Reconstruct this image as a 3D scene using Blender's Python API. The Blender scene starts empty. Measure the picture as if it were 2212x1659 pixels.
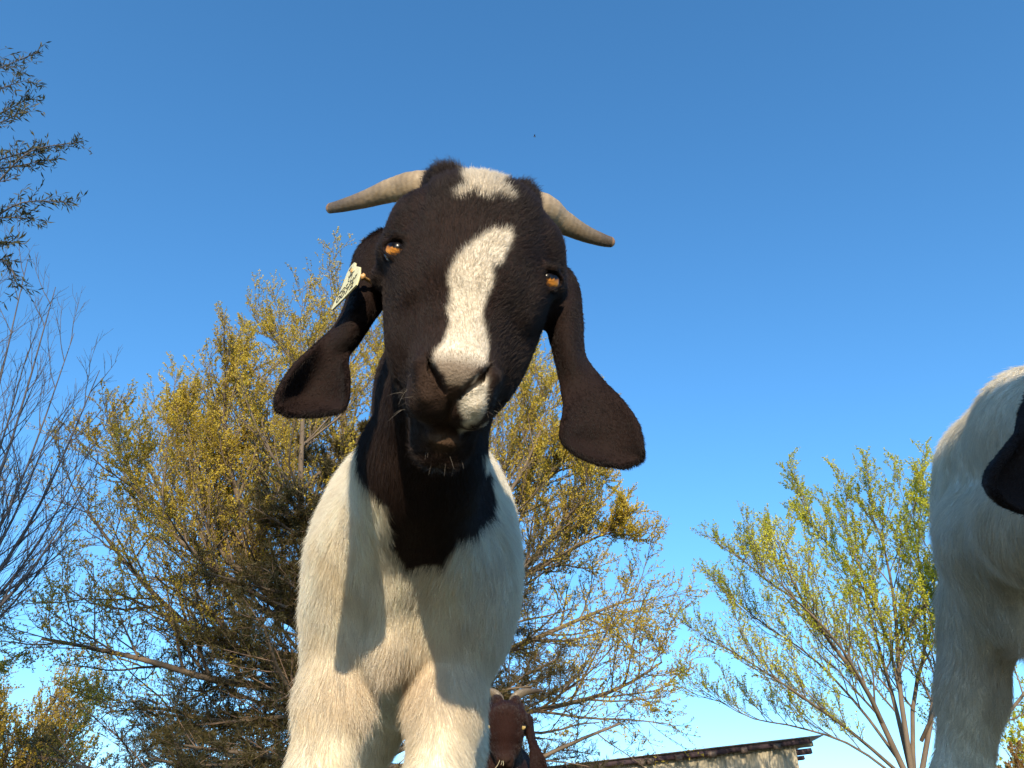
import bpy, math, os
import numpy as np
from mathutils import Vector, Matrix
from mathutils.bvhtree import BVHTree

QUICK = os.environ.get('GOAT_QUICK', '')      # only used while building: 'a' leaves the trees out, 'n' the fur too
rad = math.radians
sc = bpy.context.scene
COL = sc.collection

# ------------------------------------------------------------------ camera
CAM = np.array([0.0, 0.0, 0.20])
PITCH = rad(33.0)
FPX = 1728.0
FW = np.array([0, math.cos(PITCH), math.sin(PITCH)])
UP = np.array([0, -math.sin(PITCH), math.cos(PITCH)])
RT = np.array([1.0, 0, 0])
cd = bpy.data.cameras.new('camera'); cam = bpy.data.objects.new('camera', cd); COL.objects.link(cam)
cd.sensor_width = 36; cd.lens = 36 * FPX / 2212.0
cd.clip_start = 0.02; cd.clip_end = 4000
cam.location = CAM; cam.rotation_euler = (math.pi / 2 + PITCH, 0, 0)
sc.camera = cam

# ------------------------------------------------------------------ sky and sun
SUN_AZ, SUN_EL = rad(0.5), rad(20.5)            # from behind the camera towards the left, height
SUND = np.array([-math.sin(SUN_AZ) * math.cos(SUN_EL), -math.cos(SUN_AZ) * math.cos(SUN_EL), math.sin(SUN_EL)])
w = bpy.data.worlds.new('World'); sc.world = w; w.use_nodes = True
nt = w.node_tree; nt.nodes.clear()
sky = nt.nodes.new('ShaderNodeTexSky'); sky.sky_type = 'NISHITA'; sky.sun_disc = False
sky.sun_elevation = SUN_EL; sky.sun_rotation = math.atan2(SUND[0], SUND[1])
sky.altitude = 200; sky.air_density = 1.0; sky.dust_density = 0.2; sky.ozone_density = 4.5
bgn = nt.nodes.new('ShaderNodeBackground'); bgn.inputs['Strength'].default_value = 0.15
wo = nt.nodes.new('ShaderNodeOutputWorld')
hs = nt.nodes.new('ShaderNodeHueSaturation'); hs.inputs['Hue'].default_value = .494; hs.inputs['Saturation'].default_value = 1.13
nt.links.new(sky.outputs[0], hs.inputs['Color']); nt.links.new(hs.outputs[0], bgn.inputs[0]); nt.links.new(bgn.outputs[0], wo.inputs[0])
sl = bpy.data.lights.new('sun', 'SUN'); sl.energy = 2.95; sl.angle = rad(0.53); sl.color = (1.0, 0.84, 0.60)
so = bpy.data.objects.new('sun', sl); COL.objects.link(so)
so.rotation_euler = Vector(SUND).to_track_quat('Z', 'Y').to_euler()
sc.view_settings.view_transform = 'Standard'; sc.view_settings.look = 'None'
sc.view_settings.exposure = 1.0; sc.view_settings.gamma = 1.0
sc.view_settings.use_curve_mapping = False
sc.cycles.max_bounces = 6; sc.cycles.diffuse_bounces = 3; sc.cycles.glossy_bounces = 2
sc.cycles.transmission_bounces = 4; sc.cycles.transparent_max_bounces = 4

# ------------------------------------------------------------------ helpers
def P(px, py, z):
    """point z metres in front of the camera seen at (px, py) of the 2212 x 1659 survey of the photograph"""
    return CAM + z * (FW + (px - 1106) / FPX * RT + (829.5 - py) / FPX * UP)

def P_y(px, py, y):
    d = FW + (px - 1106) / FPX * RT + (829.5 - py) / FPX * UP
    return CAM + d * (y / d[1])

def unit(v):
    v = np.asarray(v, float)
    return v / np.maximum(np.linalg.norm(v, axis=-1, keepdims=True), 1e-12)

def link(o, parent=None):
    COL.objects.link(o)
    if parent is not None:
        o.parent = parent
    return o

def tag(o, label=None, cat=None, group=None, kind=None):
    if label: o['label'] = label
    if cat: o['category'] = cat
    if group: o['group'] = group
    if kind: o['kind'] = kind
    return o

def empty(name, loc=(0, 0, 0)):
    o = bpy.data.objects.new(name, None); o.empty_display_size = 0.1
    o.location = loc
    return link(o)

def mesh_obj(name, V, F, mat, parent=None, smooth=True, origin=None):
    V = np.asarray(V, np.float64)
    if origin is None and parent is not None: origin = np.array(parent.location)
    if origin is not None: V = V - np.asarray(origin)
    me = bpy.data.meshes.new(name)
    V = V.astype(np.float32)
    F = [np.asarray(f, np.int32) for f in (F if isinstance(F, (list, tuple)) else [F]) if len(f)]
    nl = sum(f.size for f in F); nf = sum(len(f) for f in F)
    me.vertices.add(len(V)); me.vertices.foreach_set('co', V.ravel())
    me.loops.add(nl); me.loops.foreach_set('vertex_index', np.concatenate([f.ravel() for f in F]))
    me.polygons.add(nf)
    tot = np.concatenate([np.full(len(f), f.shape[1], np.int32) for f in F])
    st = np.concatenate([[0], np.cumsum(tot)[:-1]]).astype(np.int32)
    me.polygons.foreach_set('loop_start', st)
    try: me.polygons.foreach_set('loop_total', tot)
    except Exception: pass
    me.update(calc_edges=True)
    if smooth: me.polygons.foreach_set('use_smooth', np.ones(nf, bool))
    if mat: me.materials.append(mat)
    me.validate()
    o = bpy.data.objects.new(name, me)
    if origin is not None and parent is None: o.location = origin
    return link(o, parent)

def set_col(o, C, name='col'):
    a = o.data.attributes.new(name, 'FLOAT_COLOR', 'POINT')
    C4 = np.ones((len(C), 4), np.float32); C4[:, :3] = C
    a.data.foreach_set('color', C4.ravel())

def tubes(pts, rads, sides=5, cap=False):
    """pts (N,M,3), rads (N,M): N tapered tubes -> V, F"""
    N, M, _ = pts.shape
    T = np.gradient(pts, axis=1); T = unit(T)
    ref = np.tile(np.array([0.31, 0.17, 0.93]), (N, 1))
    par = np.abs((T.mean(1) * ref).sum(-1)) > 0.9
    ref[par] = [0.95, 0.2, 0.1]
    A = unit(np.cross(T, ref[:, None, :])); B = np.cross(T, A)
    th = np.arange(sides) / sides * 2 * math.pi
    V = pts[:, :, None, :] + rads[:, :, None, None] * (np.cos(th)[None, None, :, None] * A[:, :, None, :] + np.sin(th)[None, None, :, None] * B[:, :, None, :])
    V = V.reshape(-1, 3)
    n = np.arange(N)[:, None, None] * M * sides; m = np.arange(M - 1)[None, :, None] * sides
    s = np.arange(sides)[None, None, :]; s2 = (s + 1) % sides
    F = np.stack([n + m + s, n + m + s2, n + m + sides + s2, n + m + sides + s], -1).reshape(-1, 4)
    return V, F

class MB:
    def __init__(s): s.V = []; s.F = []; s.n = 0
    def add(s, V, F):
        s.V.append(np.asarray(V, float)); s.F.append(np.asarray(F) + s.n); s.n += len(V)
    def box(s, c, h, ax=None):
        c = np.asarray(c, float); h = np.asarray(h, float)
        sg = np.array([[i, j, k] for i in (-1, 1) for j in (-1, 1) for k in (-1, 1)], float) * h
        if ax is not None: sg = sg @ np.asarray(ax)
        s.add(c + sg, [[0, 1, 3, 2], [4, 6, 7, 5], [0, 4, 5, 1], [2, 3, 7, 6], [0, 2, 6, 4], [1, 5, 7, 3]])
    def obj(s, name, mat, parent=None, smooth=False, origin=None):
        fs = {}
        for f in s.F: fs.setdefault(f.shape[1], []).append(f)
        return mesh_obj(name, np.concatenate(s.V), [np.concatenate(v) for v in fs.values()], mat, parent, smooth, origin)

# ------------------------------------------------------------------ materials
def mat(name, col=(.5, .5, .5), rough=.6, spec=.5, metal=0.0):
    m = bpy.data.materials.new(name); m.use_nodes = True
    b = m.node_tree.nodes['Principled BSDF']
    b.inputs['Base Color'].default_value = (*col, 1); b.inputs['Roughness'].default_value = rough
    b.inputs['Specular IOR Level'].default_value = spec; b.inputs['Metallic'].default_value = metal
    return m

def nodes(m): return m.node_tree.nodes, m.node_tree.links, m.node_tree.nodes['Principled BSDF']

def noisy(name, c1, c2, scale=8, rough=.8, bump=.2, stretch=(1, 1, 1), detail=5, spec=.3, dist=.01, lo=.3, hi=.7, metal=0.0, coord='Object'):
    m = mat(name, c1, rough, spec, metal); n, l, b = nodes(m)
    tc = n.new('ShaderNodeTexCoord'); mp = n.new('ShaderNodeMapping'); mp.inputs['Scale'].default_value = stretch
    tx = n.new('ShaderNodeTexNoise'); tx.inputs['Scale'].default_value = scale; tx.inputs['Detail'].default_value = detail
    cr = n.new('ShaderNodeValToRGB'); cr.color_ramp.elements[0].color = (*c1, 1); cr.color_ramp.elements[1].color = (*c2, 1)
    cr.color_ramp.elements[0].position = lo; cr.color_ramp.elements[1].position = hi
    bp = n.new('ShaderNodeBump'); bp.inputs['Strength'].default_value = bump; bp.inputs['Distance'].default_value = dist
    l.new(tc.outputs[coord], mp.inputs[0]); l.new(mp.outputs[0], tx.inputs[0]); l.new(tx.outputs['Fac'], cr.inputs[0])
    l.new(cr.outputs[0], b.inputs['Base Color']); l.new(tx.outputs['Fac'], bp.inputs['Height']); l.new(bp.outputs[0], b.inputs['Normal'])
    return m

def attr_mat(name, rough=.6, spec=.3, noise=0.0, scale=300, bump=0.0, trans=0.0, sheen=0.0):
    m = mat(name, (.5, .5, .5), rough, spec); n, l, b = nodes(m)
    a = n.new('ShaderNodeAttribute'); a.attribute_name = 'col'
    out = a.outputs['Color']
    tc = n.new('ShaderNodeTexCoord'); tx = n.new('ShaderNodeTexNoise'); tx.inputs['Scale'].default_value = scale; tx.inputs['Detail'].default_value = 4
    l.new(tc.outputs['Object'], tx.inputs[0])
    if noise:
        mx = n.new('ShaderNodeMix'); mx.data_type = 'RGBA'; mx.blend_type = 'MULTIPLY'; mx.inputs[0].default_value = 1
        mr = n.new('ShaderNodeMapRange'); mr.inputs[3].default_value = 1 - noise; mr.inputs[4].default_value = 1 + noise
        l.new(tx.outputs['Fac'], mr.inputs[0]); l.new(out, mx.inputs[6]); l.new(mr.outputs[0], mx.inputs[7]); out = mx.outputs[2]
    l.new(out, b.inputs['Base Color'])
    if bump:
        bp = n.new('ShaderNodeBump'); bp.inputs['Strength'].default_value = bump; bp.inputs['Distance'].default_value = .002
        l.new(tx.outputs['Fac'], bp.inputs['Height']); l.new(bp.outputs[0], b.inputs['Normal'])
    if sheen: b.inputs['Sheen Weight'].default_value = sheen
    if trans:
        tr = n.new('ShaderNodeBsdfTranslucent'); mx = n.new('ShaderNodeMixShader'); mx.inputs[0].default_value = trans
        l.new(out, tr.inputs[0]); l.new(b.outputs[0], mx.inputs[1]); l.new(tr.outputs[0], mx.inputs[2])
        l.new(mx.outputs[0], n['Material Output'].inputs[0])
    return m

M_SKIN = attr_mat('goat_skin', rough=.78, spec=.14, noise=.30, scale=480, bump=.5)
M_FUR = attr_mat('goat_fur', rough=.42, spec=.45)
M_FURW = attr_mat('goat_fur_soft', rough=.5, spec=.35, trans=.30)
M_GROUND = noisy('pasture', (.085, .080, .032), (.20, .155, .085), 3.0, .95, .6, detail=9, dist=.03)
M_EYE = None

# ------------------------------------------------------------------ ground
def ground():
    n = 60
    r = np.concatenate([[0], np.geomspace(1.5, 1800, n)])
    a = np.linspace(0, 2 * math.pi, 49)[:-1]
    X = r[:, None] * np.cos(a); Y = r[:, None] * np.sin(a)
    Z = 0.012 * np.sin(X * 2.1 + 1) * np.sin(Y * 1.7) + .25 * np.sin(X * .045 + 2) * np.sin(Y * .05) * np.clip(r / 60 - .4, 0, 1)[:, None] + 0 * X
    V = np.stack([X, Y, Z], -1).reshape(-1, 3); m = len(a)
    i = np.arange(n)[:, None] * m; j = np.arange(m)[None]; j2 = (j + 1) % m
    F = np.stack([i + j, i + m + j, i + m + j2, i + j2], -1).reshape(-1, 4)
    o = mesh_obj('ground', V, F, M_GROUND, smooth=True)
    tag(o, kind='structure', label='flat pasture ground the goats are standing on')
ground()

# ------------------------------------------------------------------ implicit surfaces
class Field:
    def __init__(s, xs, ys, zs):
        s.xs, s.ys, s.zs = xs, ys, zs
        s.f = np.full((len(xs), len(ys), len(zs)), 1.0, np.float32)
    def block(s, lo, hi):
        sl = []
        for ax, a, b in ((s.xs, lo[0], hi[0]), (s.ys, lo[1], hi[1]), (s.zs, lo[2], hi[2])):
            i = max(np.searchsorted(ax, a) - 1, 0); j = min(np.searchsorted(ax, b) + 1, len(ax))
            if j - i < 2: return None
            sl.append(slice(i, j))
        X, Y, Z = np.meshgrid(s.xs[sl[0]], s.ys[sl[1]], s.zs[sl[2]], indexing='ij')
        return tuple(sl), np.stack([X, Y, Z], -1)
    def merge(s, lo, hi, fn, k=.02, sub=False):
        pad = k + .01
        b = s.block(np.asarray(lo) - pad, np.asarray(hi) + pad)
        if b is None: return
        sl, X = b
        d = fn(X).astype(np.float32); f = s.f[sl]
        if sub:
            d = -d
            h = np.clip(.5 - .5 * (d - f) / k, 0, 1)   # smooth max
            s.f[sl] = d * (1 - h) + f * h + k * h * (1 - h) if False else np.where(True, f + (d - f) * (1 - h) + k * h * (1 - h), f)
        else:
            h = np.clip(.5 + .5 * (d - f) / k, 0, 1)
            s.f[sl] = d * (1 - h) + f * h - k * h * (1 - h)
    def cap(s, a, b, r1, r2, k=.02, sub=False, sq=None):
        a = np.asarray(a, float); b = np.asarray(b, float); R = max(r1, r2)
        def fn(X):
            ba = b - a; pa = X - a
            h = np.clip((pa @ ba) / max(ba @ ba, 1e-12), 0, 1)
            q = pa - h[..., None] * ba
            if sq is not None: q = q * np.asarray(sq)
            return np.linalg.norm(q, axis=-1) - (r1 + (r2 - r1) * h)
        R2 = R if sq is None else R / min(sq)
        s.merge(np.minimum(a, b) - R2, np.maximum(a, b) + R2, fn, k, sub)
    def path(s, pts, rs, k=.02, sub=False, sq=None):
        for i in range(len(pts) - 1): s.cap(pts[i], pts[i + 1], rs[i], rs[i + 1], k, sub, sq)
    def ell(s, c, r, A=None, k=.02, sub=False):
        """ellipsoid, A rows are its axes in world space"""
        c = np.asarray(c, float); r = np.asarray(r, float); A = np.eye(3) if A is None else np.asarray(A)
        e = np.sqrt(((A * r[:, None]) ** 2).sum(0))
        def fn(X):
            q = (X - c) @ A.T
            k0 = np.linalg.norm(q / r, axis=-1); k1 = np.linalg.norm(q / r ** 2, axis=-1)
            return k0 * (k0 - 1) / np.maximum(k1, 1e-6)
        s.merge(c - e, c + e, fn, k, sub)
    def sheet(s, G, T, k=.006):
        """G (n,m,3) grid of a thin sheet, T (n,m) half thickness"""
        n, m, _ = G.shape
        V = [Vector(p) for p in G.reshape(-1, 3)]
        tris = []
        for i in range(n - 1):
            for j in range(m - 1):
                a = i * m + j; tris += [(a, a + 1, a + m + 1), (a, a + m + 1, a + m)]
        bvh = BVHTree.FromPolygons(V, tris); Tt = T.ravel()
        tt = [Tt[list(t)].mean() for t in tris]
        pad = .014
        b = s.block(G.reshape(-1, 3).min(0) - pad, G.reshape(-1, 3).max(0) + pad)
        if b is None: return
        sl, X = b; sh = X.shape[:3]; X = X.reshape(-1, 3)
        d = np.full(len(X), .03, np.float32)
        # coarse reject: distance to sampled sheet points on a cheap grid
        S = G[::3, ::2].reshape(-1, 3)
        near = np.zeros(len(X), bool)
        for c0 in range(0, len(X), 40000):
            Q = X[c0:c0 + 40000]
            near[c0:c0 + 40000] = (((Q ** 2).sum(1)[:, None] + (S ** 2).sum(1)[None] - 2 * Q @ S.T).min(1) < .022 ** 2)
        for q in np.nonzero(near)[0]:
            loc, nr, idx, dist = bvh.find_nearest(X[q], .02)
            if loc is not None: d[q] = dist - tt[idx]
        d = d.reshape(sh); f = s.f[sl]
        h = np.clip(.5 + .5 * (d - f) / k, 0, 1)
        s.f[sl] = d * (1 - h) + f * h - k * h * (1 - h)
    def mesh(s):
        f = s.f; neg = f < 0
        c = np.zeros(tuple(np.array(f.shape) - 1), np.uint8)
        offs = [(i, j, k) for i in (0, 1) for j in (0, 1) for k in (0, 1)]
        sh = c.shape
        for (i, j, k) in offs: c += neg[i:i + sh[0], j:j + sh[1], k:k + sh[2]]
        act = np.argwhere((c > 0) & (c < 8)); ids = np.full(sh, -1, np.int64)
        ids[act[:, 0], act[:, 1], act[:, 2]] = np.arange(len(act))
        acc = np.zeros((len(act), 3)); cnt = np.zeros(len(act))
        ax = (s.xs, s.ys, s.zs)
        for d in range(3):
            e1, e2 = [q for q in range(3) if q != d]
            for u in (0, 1):
                for v in (0, 1):
                    a = act.copy(); a[:, e1] += u; a[:, e2] += v; b = a.copy(); b[:, d] += 1
                    fa = f[a[:, 0], a[:, 1], a[:, 2]]; fb = f[b[:, 0], b[:, 1], b[:, 2]]
                    cr = (fa < 0) != (fb < 0)
                    t = np.where(cr, fa / np.where(cr, fa - fb, 1), 0)
                    p = np.stack([ax[q][a[:, q]] for q in range(3)], -1)
                    p[:, d] += t * (ax[d][b[:, d]] - ax[d][a[:, d]])
                    acc[cr] += p[cr]; cnt[cr] += 1
        V = acc / np.maximum(cnt, 1)[:, None]
        Fs = []
        for d in range(3):
            e1, e2 = (d + 1) % 3, (d + 2) % 3
            lo = [slice(None)] * 3; hi = [slice(None)] * 3; lo[d] = slice(0, -1); hi[d] = slice(1, None)
            A = neg[tuple(lo)]; B = neg[tuple(hi)]
            cr = np.argwhere(A != B)
            ok = (cr[:, e1] > 0) & (cr[:, e2] > 0) & (cr[:, e1] < f.shape[e1] - 1) & (cr[:, e2] < f.shape[e2] - 1)
            cr = cr[ok]
            q = []
            for (u, v) in ((-1, -1), (0, -1), (0, 0), (-1, 0)):
                p = cr.copy(); p[:, e1] += u; p[:, e2] += v; q.append(ids[p[:, 0], p[:, 1], p[:, 2]])
            F = np.stack(q, -1); flip = B[cr[:, 0], cr[:, 1], cr[:, 2]]
            F[flip] = F[flip][:, ::-1]
            Fs.append(F)
        F = np.concatenate(Fs); F = F[(F >= 0).all(1)]
        return V, F

def axis_grid(segs):
    """segs: (start, end, step) consecutive"""
    out = []
    for a, b, st in segs: out.append(np.arange(a, b, st))
    return np.concatenate(out)

def catmull(R, n):
    R = np.asarray(R, float); k = len(R)
    t = np.linspace(0, k - 1, n); i = np.clip(t.astype(int), 0, k - 2); u = (t - i)
    g = lambda j: R[np.clip(j, 0, k - 1)]
    u = u.reshape(-1, *([1] * (R.ndim - 1)))
    p0, p1, p2, p3 = g(i - 1), g(i), g(i + 1), g(i + 2)
    return .5 * ((2 * p1) + (p2 - p0) * u + (2 * p0 - 5 * p1 + 4 * p2 - p3) * u ** 2 + (3 * p1 - p0 - 3 * p2 + p3) * u ** 3)

def vnormals(V, F):
    n = np.cross(V[F[:, 2]] - V[F[:, 0]], V[F[:, 3]] - V[F[:, 1]])
    N = np.zeros_like(V)
    for c in range(4): np.add.at(N, F[:, c], n)
    return unit(N)

def inpoly(x, y, poly):
    c = np.zeros(x.shape, bool); n = len(poly)
    for i in range(n):
        x1, y1 = poly[i]; x2, y2 = poly[(i + 1) % n]
        if y1 == y2: continue
        t = ((y1 > y) != (y2 > y)) & (x < (x2 - x1) * (y - y1) / (y2 - y1) + x1)
        c ^= t
    return c

def vnoise(X, s, seed=0):
    """cheap smooth pseudo noise in [-1,1]"""
    r = np.random.RandomState(seed); o = np.zeros(X.shape[:-1])
    for i in range(5):
        k = r.normal(size=3) * s * (1 + i * .45); o += np.sin(X @ k + r.uniform(0, 6.28)) / 5
    return o * 1.6

# ------------------------------------------------------------------ goats
class Frame:
    """head frame: x to the picture's right, y from muzzle to poll, z out of the face"""
    def __init__(s, o, roll, tilt, yaw=0.0, scale=1.0):
        ax = math.cos(roll) * RT - math.sin(roll) * UP
        u = math.sin(roll) * RT + math.cos(roll) * UP
        y = math.cos(tilt) * u + math.sin(tilt) * FW
        z = np.cross(ax, y)
        if yaw:
            ax, z = math.cos(yaw) * ax - math.sin(yaw) * z, math.cos(yaw) * z + math.sin(yaw) * ax
        s.o = np.asarray(o, float); s.A = np.stack([ax, y, z]) ; s.s = scale
    def w(s, *p):
        p = np.asarray(p if len(p) > 1 else p[0], float)
        return s.o + s.s * (p @ s.A)
    def l(s, X): return ((np.asarray(X) - s.o) @ s.A.T) / s.s

H0 = Frame(P(1022, 570, .665), rad(7), rad(30), rad(7))

EAR_L = [((828, 500, .705), (838, 550, .70), (850, 615, .70)),
         ((795, 520, .715), (808, 580, .695), (842, 640, .70)),
         ((768, 560, .72), (788, 612, .69), (830, 655, .70)),
         ((756, 640, .705), (776, 668, .675), (803, 690, .69)),
         ((730, 702, .69), (750, 722, .665), (773, 735, .68)),
         ((692, 742, .665), (718, 768, .665), (748, 772, .665)),
         ((640, 790, .64), (688, 824, .661), (751, 826, .64)),
         ((606, 842, .628), (668, 862, .654), (747, 866, .63)),
         ((600, 878, .622), (660, 884, .64), (736, 884, .625)),
         ((624, 893, .622), (662, 895, .63), (700, 892, .624))]
EAR_R = [((1190, 580, .705), (1200, 575, .705), (1208, 568, .71)),
         ((1183, 655, .70), (1218, 635, .69), (1242, 612, .715)),
         ((1186, 705, .69), (1224, 690, .672), (1252, 680, .70)),
         ((1206, 785, .672), (1236, 775, .655), (1258, 765, .69)),
         ((1218, 840, .65), (1257, 826, .65), (1295, 820, .665)),
         ((1223, 882, .63), (1285, 868, .640), (1337, 864, .64)),
         ((1216, 922, .617), (1300, 920, .630), (1371, 912, .622)),
         ((1217, 950, .612), (1300, 958, .626), (1384, 962, .612)),
         ((1245, 977, .612), (1310, 985, .620), (1382, 990, .612)),
         ((1290, 997, .612), (1320, 1001, .615), (1345, 1005, .612))]
def ear_local(rows):
    R = np.array([[P(*q) for q in r] for r in rows])
    L = H0.l(R)                               # (rows,3,3)
    G = catmull(L, 46)
    u = np.linspace(-1, 1, 19)
    w0 = u * (u - 1) / 2; w1 = 1 - u * u; w2 = u * (u + 1) / 2
    G = G[:, 0][:, None] * w0[None, :, None] + G[:, 1][:, None] * w1[None, :, None] + G[:, 2][:, None] * w2[None, :, None]
    return G
G_EL, G_ER = ear_local(EAR_L), ear_local(EAR_R)

def add_head(F, H, sheet_t=1.0):
    w = H.w; s = H.s; A = H.A
    E = lambda c, r, k=.02, sub=False, ax=None: F.ell(w(c), np.array(r) * s, A if ax is None else ax, k * s, sub)
    def C(a, b, r1, r2, k=.02, sub=False): F.cap(w(a), w(b), r1 * s, r2 * s, k * s, sub)
    # skull, jaw and face
    E((0, .020, -.014), (.070, .054, .060), .018)
    E((0, -.008, -.020), (.0700, .064, .056), .02)
    E((0, -.050, -.026), (.0615, .062, .050), .02)
    E((0, -.086, -.026), (.0480, .050, .038), .02)
    C((0, .030, .010), (0, -.112, .006), .041, .0275, .022)
    E((-.054, .030, -.004), (.020, .026, .028), .014); E((.055, .026, -.004), (.020, .026, .028), .014)       # nasal bridge
    C((.016, .032, .012), (.012, -.03, .014), .034, .028, .02); C((-.016, .032, .012), (-.012, -.03, .014), .034, .028, .02)
    # poll: two tufted bumps over the horn bases with a dip between them
    E((-.033, .075, -.008), (.021, .020, .028), .006); E((.031, .073, -.008), (.019, .020, .028), .006)
    C((-.028, .056, -.02), (-.052, .060, -.035), .022, .018, .015); C((.024, .054, -.02), (.050, .058, -.035), .022, .018, .015)
    # brow ridges and cheek bones
    C((-.050, .026, .010), (-.068, .000, -.006), .015, .012, .012); C((.050, .026, .010), (.068, .000, -.006), .015, .012, .012)
    C((-.054, -.016, .008), (-.040, -.050, .008), .011, .008, .016); C((.054, -.016, .008), (.040, -.050, .008), .011, .008, .016)
    # muzzle
    E((0, -.112, .008), (.0295, .024, .027), .014)
    E((-.0145, -.132, -.002), (.0185, .018, .019), .008); E((.0145, -.132, -.002), (.0185, .018, .019), .008)
    E((0, -.117, .024), (.021, .014, .012), .010)
    # nostrils: two comma slits running down towards each other
    for q in (-1, 1):
        C((q * .0275, -.118, .022), (q * .019, -.138, .014), .0048, .0045, .008)    # nostril wing
        for dz in (.009, .006, .003, 0, -.003, -.006):
            C((q * .0228, -.114, .031 + dz), (q * .0185, -.124, .028 + dz), .0012, .0024, .0015, True)
            C((q * .0185, -.124, .028 + dz), (q * .0115, -.131, .026 + dz), .0024, .0019, .0015, True)
            C((q * .0115, -.131, .026 + dz), (q * .0050, -.137, .024 + dz), .0019, .0012, .0015, True)
    for dz in (0, .004, .008): C((0, -.139, .012 + dz), (0, -.150, -.008 + dz), .0008, .0010, .003, True)           # philtrum
    # lower jaw
    C((0, -.060, -.042), (0, -.126, -.044), .043, .0255, .018)
    E((0, -.146, -.040), (.0225, .022, .020), .008)
    E((0, -.153, -.021), (.013, .0065, .009), .006)                             # lower lip
    # mouth slit
    m = [(-.040, -.112, -.022), (-.034, -.130, -.020), (-.022, -.143, -.0165), (-.008, -.151, -.0145), (.008, -.151, -.0145), (.022, -.143, -.0165), (.034, -.130, -.020), (.040, -.112, -.022)]
    for i in range(len(m) - 1):
        for dz in (0, 1): C(np.array(m[i]) + [0, -.006 * dz, 0], np.array(m[i + 1]) + [0, -.006 * dz, 0], .0020, .0020, .003, True)
    # eye sockets with lids
    for q in (-1, 1):
        c = np.array([q * .0625, -.010, .010])
        E(c, (.0122, .0122, .0130), .003, True)
        up = [c + np.array([q * x, y, z]) for x, y, z in ((-.0135, -.002, .006), (-.006, .0038, .0124), (.002, .0048, .0118), (.011, .002, .0024))]
        dn = [c + np.array([q * x, y, z]) for x, y, z in ((-.0130, -.003, .006), (-.005, -.0122, .0060), (.003, -.0118, .0045), (.0112, -.002, .0006))]
        for i in range(3):
            C(up[i], up[i + 1], .0030, .0030, .003); C(dn[i], dn[i + 1], .0019, .0019, .002)
    # ears
    for G in (G_EL, G_ER):
        n, mm, _ = G.shape
        u = np.linspace(-1, 1, mm)[None]; v = np.linspace(0, 1, n)[:, None]
        T = .0028 + 0 * u + .004 * np.clip(1 - v * 4, 0, 1) * (1 - np.abs(u))
        F.sheet(w(G), T * s * sheet_t, .010 * s)
    for q, ey in ((-1, -.006), (1, -.006)):
        C((q * .056, ey + .014, -.026), (q * .070, ey - .004, -.030), .018, .011, .012)

def body_points(D, grow=1.0):
    """rest pose of a goat standing square on to the camera; D moves the whole animal"""
    Q = lambda x, y, z: P(x, y, z) + D
    return Q

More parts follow.
